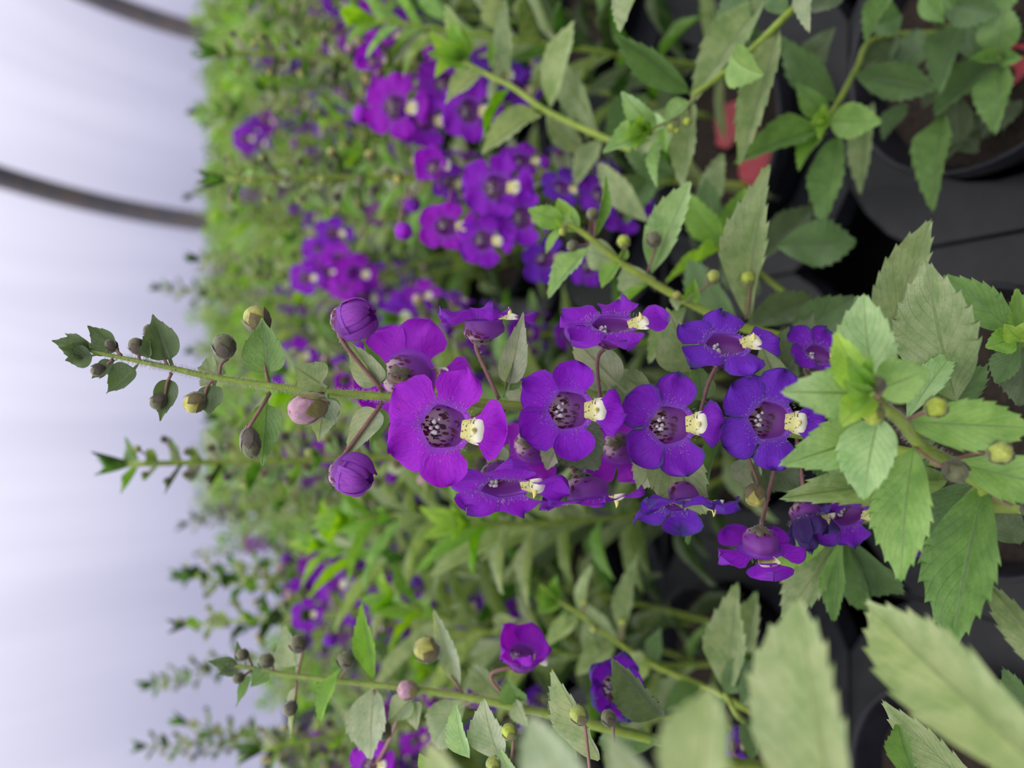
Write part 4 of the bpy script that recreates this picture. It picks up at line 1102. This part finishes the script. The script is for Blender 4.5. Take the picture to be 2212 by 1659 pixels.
# mid-distance leaves around the dark gap
pm = plant_at(-1, 2, 'shoot with grey-green leaves and lime tip beside the dark gap between pots', .0, -.06)
d = .385
stem_part(pm, [P(1192, 1288, d), P(1260, 1332, d), P(1335, 1388, d), P(1405, 1432, d), P(1515, 1482, d), P(1640, 1540, d), pm.location], .001, .002, srgb(140, 160, 60))
L(pm, [(1205, 1295, d, 1165, 1262, d - .01, 34, 'y', 0, 'young'), (1205, 1298, d, 1162, 1322, d - .01, 40, 'l', 0, 'young'), (1208, 1294, d, 1200, 1245, d - .01, 34, 'v', 0, 'young'), (1206, 1296, d, 1158, 1290, d - .012, 34, 'v', 0, 'young'), (1250, 1325, d, 1276, 1218, d - .01, 36, 'p', 0), (1340, 1388, d, 1376, 1193, d - .02, 48, 'g', 0), (1250, 1328, d, 1178, 1394, d - .012, 50, 'p', 0), (1330, 1386, d, 1244, 1456, d - .012, 66, 'g', 0), (1225, 1315, d, 1215, 1365, d, 26, 'v', 30),
       (1410, 1435, d, 1425, 1360, d - .01, 50, 'd', 0), (1405, 1435, d, 1330, 1440, d - .01, 70, 'p', 0), (1335, 1385, d + .02, 1250, 1300, d + .03, 60, 'g', 0), (1260, 1340, d, 1300, 1430, d, 40, 'g'), (1515, 1484, d - .02, 1440, 1530, d - .03, 80, 'd'),
       (1570, 1500, .30, 1588, 1262, .29, 104, 'g', 0), (1590, 1500, .31, 1632, 1275, .315, 80, 'g', 0), (1560, 1500, .30, 1660, 1400, .29, 70, 'd', 0), (1600, 1520, .29, 1700, 1420, .29, 100, 'd', 0), (1560, 1510, .30, 1500, 1600, .30, 80, 'd', 0), (1640, 1540, .3, 1620, 1640, .29, 70, 'd')])
stem_part(pm, [P(1565, 1498, .30), P(1620, 1560, .31), pm.location], .001, .0018, srgb(130, 150, 60))
for (x, y, r, px, py) in ((1262, 1300, 9, 1258, 1330), (1283, 1358, 8, 1290, 1352), (1345, 1345, 9, 1335, 1388)):
    BUD(pm, x, y, d - .006, r, 'green', px, py, d)
# lower leaves of the focused plant's neighbours, over the gap
L(hero, [(1812, 1162, .25, 1690, 1342, .26, 100, 'g', 0), (1816, 1165, .245, 1800, 1345, .25, 60, 'm', 0), (1800, 1150, .25, 1640, 1230, .26, 80, 'v', 0), (1830, 1170, .25, 1950, 1290, .26, 90, 'd', 0), (1820, 1160, .25, 1880, 1330, .27, 80, 'd')])
stem_part(hero, [P(1815, 1162, .25), P(1900, 1120, .26), hero.location + Vector((0, .01, .06)), hero.location], .001, .0018, srgb(130, 150, 60))

# ------------------------------------------------------------------ plants that follow a rule
rg = random.Random(21)
def add_shoot(plant, root, tip, rnd, mode='individual', mb=None, bloom=None, leaf_scale=1.0, flower_zone=(.42, .78), n_up=None, big=False):
    """a stem with paired leaves below, and for a blooming one bracts, flowers and buds above.
    mode individual: every leaf, flower and bud its own object; mode mass: gathered into the builder mb"""
    root, tip = Vector(root), Vector(tip)
    Ltot = (tip - root).length
    bend = Vector((rnd.uniform(-1, 1), rnd.uniform(-1, 1), 0)) * .035 * Ltot / .35
    path = smooth_path([root, root.lerp(tip, .4) + bend, root.lerp(tip, .75) + bend * .6, tip], 24 if mode == 'individual' else 7)
    r0, r1 = .0021, ((.0013 if big else .0008) if bloom else .0011)
    if mode == 'individual':
        loc = [p - plant.location for p in path]
        v, f, uv = tube(loc, [r0 + (r1 - r0) * i / 23 for i in range(24)], 8)
        obj('stem', mesh('stem', v, f, uv, M['stem']), plant, None, jit(srgb(140, 162, 64), .1, rnd))
    else:
        v, f, uv = tube(path, [r0 + (r1 - r0) * i / 6 for i in range(7)], 5)
        mb['stem'].add(v, f, uv, 0, jit(srgb(140, 162, 64), .1, rnd))
    def at(s):
        q = s * (len(path) - 1); k = min(int(q), len(path) - 2); return path[k].lerp(path[k + 1], q - k), (path[k + 1] - path[k]).normalized()
    fz0, fz1 = flower_zone
    step = .016 / Ltot if bloom else .0135 / Ltot
    s = .10; az = rnd.uniform(0, 6.28); k = 0
    while s < .985:
        c, ax = at(s)
        q = Matrix.Rotation(az, 3, ax) @ ax.orthogonal().normalized()
        upper = bloom and s > fz0 - .04
        for sgn in (1, -1):
            out = q * sgn
            if not upper:
                frac = s / (fz0 if bloom else 1.0)
                ln = (.062 - .030 * max(0, frac - .45)) * rnd.uniform(.8, 1.15) * leaf_scale
                if not bloom and s > .82: ln *= 1.15 - (s - .82) * 3.4
                el = rnd.uniform(.35, .85) if s > .3 else rnd.uniform(.0, .5)
                dirn = (out + ax * el + Vector((0, 0, rnd.uniform(-.1, .25)))).normalized()
                w = ln * rnd.uniform(.17, .24); tint = rnd.choice('gsspspguds' if s > .5 else 'gggdmkkk')  # gap shade put into the tint: lower leaves darker, pale upper ones add highlights
                if not bloom and s > .86: tint = rnd.choice('yvlu'); w *= 1.2
                kind = 'lance'; dn = ax * .9 + Vector((0, 0, .6)) - out * .2
            else:
                u = (s - fz0) / (1 - fz0)
                ln = (.028 - .013 * u) * rnd.uniform(.85, 1.15); w = ln * .6
                dirn = (out + ax * .45).normalized(); tint = rnd.choice('bmsgl'); kind = 'bract'; dn = ax
            B = c; T = c + dirn * ln
            roll = rnd.uniform(-22, 22)
            if mode == 'individual':
                place_leaf(plant, B, T, w, tint, roll, kind, ref=dn, rnd=rnd)
            else:
                R = frame(T - B, dn) @ Matrix.Rotation(math.radians(roll), 3, 'X')
                lv, lf, lu = LOWLEAF[rnd.randrange(len(LOWLEAF))]
                col = jit(TINT[tint if rnd.random() < .55 else rnd.choice('pusylg')], .16, rnd)
                mb['leaf'].add([B + R @ Vector((p[0] * ln, p[1] * w, p[2] * ln * .6)) for p in lv], lf, lu, 0, col)
            if upper:
                pdl = rnd.uniform(.010, .016)
                fp = c + (out * .9 + ax * .55).normalized() * pdl
                if s < fz1 and rnd.random() < .92:
                    face = (out + Vector((0, 0, rnd.uniform(-.15, .2)))).normalized()
                    D = rnd.uniform(.019, .024)
                    young = (s - fz0) / (fz1 - fz0)
                    co = rnd.choice(['new', 'mid', 'back']) if young > .4 else rnd.choice(['mid', 'blue', 'old'])
                    st = 'open' if young < .8 else rnd.choice(['open', 'cup', 'closed'])
                    if mode == 'individual':
                        if big: flower(plant, fp + face * .004, face, Vector((0, 0, 1)), D, st, rnd.randrange(3), co, [c], detail=True)
                        else: mid_flower(plant, fp + face * .003, face, D, st, co, c, rnd)
                    else:
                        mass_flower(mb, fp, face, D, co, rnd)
                elif s < .97:
                    dia = .0062 - .0036 * max(0, (s - fz1) / (1 - fz1)); kd = rnd.choice(['dark', 'green', 'yellow', 'dark']) if s > fz1 + .06 else rnd.choice(['pink', 'yellow'])
                    if mode == 'individual': bud(plant, fp, out + ax * .5, dia, kd, [c])
                    else:
                        bv, bf = blob(fp, dia * .5, dia * .5, dia * .55, 6, 4); mb['leaf'].add(bv, bf, None, 0, jit(BUDC[kd][0][:3] + (0.1,), .1, rnd))
        az += math.pi / 2 + rnd.uniform(-.15, .15); k += 1
        s += step * (1.0 if s > .3 else 1.3) * rnd.uniform(.9, 1.1) * (.8 if (bloom and s > fz1) else 1)
    # tuft at the tip
    c, ax = at(1.0)
    for t in range(6):
        a = t * 2.4 + rnd.uniform(0, 1)
        out = Matrix.Rotation(a, 3, ax) @ ax.orthogonal().normalized()
        ln = rnd.uniform(.010, .016) if bloom else rnd.uniform(.014, .026)
        dirn = (out * (.45 if bloom else .75) + ax).normalized(); w = ln * (.42 if bloom else .36); tint = rnd.choice('bm' if bloom else 'yvy')
        if mode == 'individual':
            place_leaf(plant, c - ax * .003, c + dirn * ln, w, tint, 0, 'bract' if bloom else 'young', ref=ax - out * .3, rnd=rnd)
        else:
            R = frame(dirn, ax - out * .3); lv, lf, lu = LOWLEAF[0]
            mb['leaf'].add([c + R @ Vector((p[0] * ln, p[1] * w, p[2] * ln * .6)) for p in lv], lf, lu, 0, jit(TINT[tint], .12, rnd))

# a simpler flower for the middle distance: throat with five petals and the white lip
def mid_flower(plant, c, n, D, style, color, node_pt, rnd):
    up = Vector((0, 0, 1)); up = (up - n * up.dot(n)).normalized(); x = up.cross(n)
    mw = Matrix.Translation(c - plant.location) @ (Matrix((x, up, n)).transposed() @ Matrix.Diagonal((D, D, D))).to_4x4()
    fs = FL[style][rnd.randrange(len(FL[style]))]; col = jit(PURPLE[color], .08, rnd)
    f = obj('flower', fs['throat'], plant, mw, col)
    for pm_ in fs['petals']: obj('petal', pm_, f, None, col)
    if style != 'closed': obj('lip_swelling', fs['boss'], f)
    inv = mw.inverted(); b = inv @ (node_pt - plant.location)
    v, fa, uv = tube(smooth_path([Vector((0, .03, -.2)), Vector((0, .03, -.34)), b], 6), .0005 / D, 5)
    obj('pedicel', mesh('pedicel', v, fa, uv, M['stem']), f, None, srgb(138, 100, 92))

LOWLEAF = [leaf_verts('lance', 200 + i, rows=6, cols=3) for i in range(4)]
LOWPET = [petal_geo(dict(b, r0=.10 if i < 4 else .2, a0=14, a1=-14, curl=.1), 300 + i, rows=5, cols=4) for i, b in enumerate(OPEN)]
def mass_flower(mb, c, n, D, color, rnd):
    up = Vector((0, 0, 1)); up = (up - n * up.dot(n)).normalized(); x = up.cross(n)
    R = Matrix((x, up, n)).transposed(); col = jit(PURPLE[color], .1, rnd)
    for v, f, u in LOWPET:
        mb['flower'].add([c + R @ (Vector(p) * D) for p in v], f, u, 0, col)
    bv, bf = blob((0, -.19, .03), .06, .08, .05, 6, 4)
    mb['flower'].add([c + R @ (Vector(p) * D) for p in bv], bf, None, 1, (1, 1, 1, 1))
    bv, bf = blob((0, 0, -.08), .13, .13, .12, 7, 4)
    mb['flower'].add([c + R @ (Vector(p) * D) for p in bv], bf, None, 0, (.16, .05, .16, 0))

def spike_to(plant, tipx, tipy, d, root, bloom=True, zone=(.42, .78), big=False, seed=1, leaf_scale=1.0):
    add_shoot(plant, root, P(tipx, tipy, d), random.Random(seed), 'individual', None, bloom, leaf_scale, zone, big=big)

# two spikes in flower behind the slanting shoot, and the one peeping out behind the focused spike
pc = plant_at(1, 2, 'pair of angelonia spikes in purple flower behind the pale slanting shoot, out of focus')
spike_to(pc, 480, 388, .385, pc.location + Vector((-.035, -.03, 0)), True, (.28, .60), True, 5)
spike_to(pc, 468, 112, .45, pc.location + Vector((.03, .02, 0)), True, (.36, .62), True, 6)
spike_to(pc, 800, 40, .40, pc.location + Vector((.05, -.02, 0)), False, seed=7)
d = .37
for (x, y, D, n, st, va, co) in ((938, 360, 115, (-.3, .1, .9), 'cup', 0, 'new'), (1072, 405, 165, (0, 0, 1), 'open', 0, 'mid'), (872, 497, 85, (.2, -.7, .3), 'closed', 0, 'new'), (965, 490, 140, (0, -.7, .7), 'open', 1, 'new'), (1045, 520, 130, (0, -.5, .85), 'open', 2, 'mid'), (1130, 470, 140, (.1, -.2, .9), 'curled', 0, 'mid'),
                             (1130, 345, 120, (.1, .6, .7), 'open', 1, 'mid'), (1215, 405, 110, (.2, .4, .8), 'open', 2, 'blue'), (1350, 452, 130, (.1, 0, 1), 'open', 0, 'old'), (1180, 560, 130, (.1, -.6, .7), 'curled', 1, 'blue'), (1275, 575, 110, (.1, -.4, .8), 'open', 1, 'old'), (1300, 420, 120, (.1, .2, .9), 'open', 1, 'old')):
    FLW(pc, x, y, d - .01 + .02 * random.random(), D, n, LEFT, st, va, co, [(x + 10, 400 + (x - 900) * .10, d + .008)], True)
d = .43
for (x, y, D, n, st, va, co) in ((806, 130, 100, (-.3, .1, .9), 'cup', 1, 'new'), (835, 78, 110, (0, .7, .6), 'open', 0, 'new'), (855, 232, 150, (0, -.3, .9), 'open', 1, 'new'), (965, 180, 150, (0, .1, 1), 'open', 2, 'mid'), (1015, 240, 145, (.1, -.2, .9), 'open', 0, 'mid'), (920, 262, 130, (0, -.6, .7), 'curled', 1, 'mid'), (782, 245, 90, (.2, -.7, .3), 'closed', 1, 'new'),
                             (1070, 160, 130, (.1, .4, .9), 'open', 2, 'blue'), (895, 40, 110, (.1, .9, .1), 'open', 1, 'old'), (955, 40, 100, (.1, .8, .3), 'open', 0, 'old'), (1120, 190, 110, (.2, .2, .9), 'open', 1, 'old')):
    FLW(pc, x, y, d - .01 + .02 * random.random(), D, n, LEFT, st, va, co, [(x + 10, 155 + (x - 700) * .07, d + .01)], True)
pot(1, 2, 'black round nursery pot holding the pair of out of focus spikes')

pa = plant_at(0, 2, 'slim angelonia spike with toothed leaves peeping out behind the focused purple spike')
spike_to(pa, 268, 1003, .34, pa.location + Vector((-.012, -.04, 0)), True, (.34, .50), True, 9)
spike_to(pa, 620, 800, .46, pa.location + Vector((0, 0.02, 0)), True, (.45, .85), True, 10)
spike_to(pa, 900, 900, .42, pa.location + Vector((.03, 0, 0)), False, seed=11)
spike_to(pa, 860, 690, .44, pa.location + Vector((.05, -.01, 0)), True, (.5, .9), True, seed=12)
spike_to(pa, 760, 1120, .40, pa.location + Vector((-.03, -.01, 0)), False, seed=13)
spike_to(pa, 1010, 1130, .37, pa.location + Vector((-.03, -.03, 0)), False, seed=14)
pot(0, 2, 'black round nursery pot directly behind the front pots, under the slim spike')

pq = plant_at(-1, 2, 'angelonia with clusters of purple bloom beside the budding spike, out of focus')
spike_to(pq, 400, 1350, .50, pq.location + Vector((0, .04, 0)), True, (.38, .70), True, 15)
spike_to(pq, 420, 1245, .56, pq.location + Vector((.03, .045, 0)), True, (.38, .66), True, 16)
spike_to(pq, 700, 1180, .44, pq.location + Vector((.04, 0, 0)), False, seed=17)
spike_to(pq, 860, 1300, .42, pq.location + Vector((.02, -.02, 0)), False, seed=18)
spike_to(pq, 560, 1620, .42, pq.location + Vector((-.03, -.02, 0)), True, (.4, .7), True, seed=19)
pot(-1, 2, 'black round nursery pot beside the dark gap')

# rows behind, each plant with its own leaves, flowers and buds
def row_plant(i, j, label, n, hmin, hmax, big=False, seed=0, group=None):
    x, y = cell(i, j)
    rnd = random.Random(seed * 97 + i * 13 + j)
    pl_ = thing('angelonia_plant', (x, y, SOIL_Z - .003), label, 'plant', group)
    for s in range(n):
        a = 6.28 * s / n + rnd.uniform(-.6, .6); r = rnd.uniform(.008, .028)
        root = pl_.location + Vector((r * math.cos(a), r * math.sin(a), 0))
        h = rnd.uniform(hmin, hmax); sp = rnd.uniform(.02, .075)
        bl = rnd.random() < .4
        if not bl: h *= rnd.uniform(.65, .9)
        tip = root + Vector((sp * math.cos(a), sp * math.sin(a), h))
        z0 = rnd.uniform(.38, .5)
        add_shoot(pl_, root, tip, rnd, 'individual', None, bl, rnd.uniform(.85, 1.1), (z0, z0 + rnd.uniform(.2, .36)))
    return pl_
ROWP = {}
EXTRA = {(1, 4): [(348, 622, .86)], (-1, 3): [(330, 1478, .66), (395, 1240, .64)], (-2, 3): [(312, 1612, .62), (400, 1560, .6)], (0, 4): [(405, 1130, .8), (420, 760, .85)], (2, 4): [(415, 420, .9), (425, 240, .9)], (1, 3): [(430, 560, .66)], (0, 3): [(470, 900, .64)]}
for j in (3, 4):
    for i in range(-3, 4):
        x, y = cell(i, j)
        if abs(x) > .55 * y + .10: continue
        pw = row_plant(i, j, 'bushy angelonia in the row behind the front pots, mixed purple spikes and leafy shoots', 4, .25, .345, False, 2, 'angelonias of the third and fourth row')
        ROWP[(i, j)] = pw
        own = {(1, 3): 'angelonia with a purple flower cluster between the focused spike and the pair of spikes', (-1, 3): 'angelonia with tall budded spikes and purple bloom behind the budding spike',
               (0, 3): 'angelonia with scattered purple flowers directly behind the slim spike', (2, 4): 'angelonia with a small purple patch standing in front of the rusty hoop', (-2, 3): 'angelonia with tall pale budded spikes against the film wall, beside the budding spike'}
        if (i, j) in own: pw['label'] = own[(i, j)]; del pw['group']
        for n_, (ex, ey, ed) in enumerate(EXTRA.get((i, j), ())):
            spike_to(pw, ex, ey, ed, pw.location + Vector((.012 * (n_ * 2 - 1), .02, 0)), True, (.36, .6), False, 60 + i * 7 + n_)
        pot(i, j, 'black round nursery pot under the third and fourth row of angelonia', 'pots of the third and fourth row')
for (i, j, lab) in ((2, 2, 'bushy angelonia beside the pair of out of focus spikes, in the darker corner'), (-2, 2, 'bushy angelonia beside the clusters of purple bloom'), (-2, 1, 'bushy angelonia beside the budding spike, half out of view')):
    row_plant(i, j, lab, 4, .24, .33, False, 4)
    pot(i, j, 'black round nursery pot, holder of the ' + ' '.join(lab.split()[:6]))

# clusters of bloom that show as purple patches between the nearer spikes
for key, dd, spots in (((1, 3), .60, ((690, 535), (735, 560), (700, 590), (745, 615), (660, 600), (720, 505), (768, 590), (790, 640))), ((2, 4), .92, ((545, 285), (575, 262), (560, 310), (530, 300))),
                       ((-1, 3), .56, ((690, 1245), (668, 1270), (720, 1262))), ((0, 3), .58, ((880, 655), (905, 640), (860, 690), (640, 770), (620, 800), (655, 810)))):
    pk = ROWP[key]; rk = random.Random(int(dd * 1000))
    for (x, y) in spots:
        FLW(pk, x, y, dd + rk.uniform(-.01, .01), 92 * .62 / dd * rk.uniform(.85, 1.1), (rk.uniform(-.3, .3), rk.uniform(-.6, .6), .8), LEFT, 'open', rk.randrange(3), rk.choice(['new', 'mid', 'back']), [(x + 12, sum(q[1] for q in spots) / len(spots), dd + .02)], False)
    if key != (0, 3):
        cx, cy = sum(q[0] for q in spots) / len(spots), sum(q[1] for q in spots) / len(spots)
        stem_part(pk, [P(cx - 160 / dd * .5, cy - 8, dd + .02), P(cx, cy, dd + .02), P(cx + 120, cy + 6, dd + .025), pk.location], .0008, .0018)

# far rows: five plants copied with their parts
FAR = []
for t in range(6):
    rnd = random.Random(500 + t)
    mb = {'stem': MB(), 'leaf': MB(), 'flower': MB()}
    for s in range(6):
        a = 6.28 * s / 6 + rnd.uniform(-.5, .5); r = rnd.uniform(.008, .03)
        root = Vector((r * math.cos(a), r * math.sin(a), 0)); h = rnd.uniform(.26, .36); sp_ = rnd.uniform(.02, .07)
        bl = rnd.random() < .36
        if not bl: h *= rnd.uniform(.8, 1.0)
        z0 = rnd.uniform(.38, .55)
        add_shoot(None, root, root + Vector((sp_ * math.cos(a), sp_ * math.sin(a), h)), rnd, 'mass', mb, bl, 1.0, (z0, z0 + rnd.uniform(.16, .32)))
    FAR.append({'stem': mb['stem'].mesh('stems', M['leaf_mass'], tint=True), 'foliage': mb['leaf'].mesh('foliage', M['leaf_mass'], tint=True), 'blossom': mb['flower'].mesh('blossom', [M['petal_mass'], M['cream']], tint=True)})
cnt = 0
for j in range(5, 19):
    for i in range(-14, 15):
        x, y = cell(i, j)
        if abs(x) > .56 * y + .12: continue
        left = x < -.15 * y - .02
        if left and j > 6: continue
        t = FAR[rg.randrange(6)]
        o = thing('angelonia_plant', (x + rg.uniform(-.015, .015), y + rg.uniform(-.015, .015), SOIL_Z - .003), 'distant angelonia in the blurred back rows, green with purple specks', 'plant', 'angelonias of the back rows')
        o.rotation_euler.z = rg.uniform(0, 6.28); k = rg.uniform(.9, 1.08) * (.84 if left else 1); o.scale = (k, k, k)
        for nm in ('stem', 'foliage', 'blossom'):
            q = obj(nm, t[nm], o); q['kind'] = 'stuff'
        pot(i, j, 'black round nursery pot hidden under the blurred back rows', 'pots of the back rows')
        cnt += 1

# ------------------------------------------------------------------ fallen red petals
def red_petal(x, y, zhit, size, label, rot, tilt=0):
    # lies where the line of sight meets the height zhit
    k = P(x, y, 1.0) - CAM
    s = (zhit - CAM.z) / k.z
    p = CAM + k * s
    v, f, u = petal_geo(dict(angle=0, r0=0.0, L=1.0, wb=.12, W=.42, a0=20, a1=-25, curl=.9), int(x))
    vv = [(a, b - .5, c) for a, b, c in v]
    zmin = min(c for _, _, c in vv)
    vv = [(a, b, c - zmin) for a, b, c in vv]
    n0 = len(vv); vv += [(a, b, c + .03) for a, b, c in vv]; ff = list(f) + [tuple(i + n0 for i in reversed(q)) for q in f]
    o = obj('fallen_petal', mesh('fallen_petal', vv, ff, u + u, M['red']))
    o.location = p; o.scale = (size, size, size); o.rotation_euler = (tilt, 0, rot)
    tag(o, label, 'petal')
red_petal(1588, 268, .118, .038, 'larger red fallen petal lying under the long grey-green leaf', .6)
red_petal(1655, 350, .112, .042, 'flat red fallen petal behind the tip of the upright serrated leaf', 1.6)
red_petal(1662, 268, .098, .016, 'small scrap of red petal between the two larger red petals', 2.0)
red_petal(1660, 1388, .098, .027, 'crimson fallen petal in the dark gap beside the blurred leaves', .3)
red_petal(2205, 140, .108, .024, 'pinkish red fallen petal on the soil of the pot with the visible rim', .2)
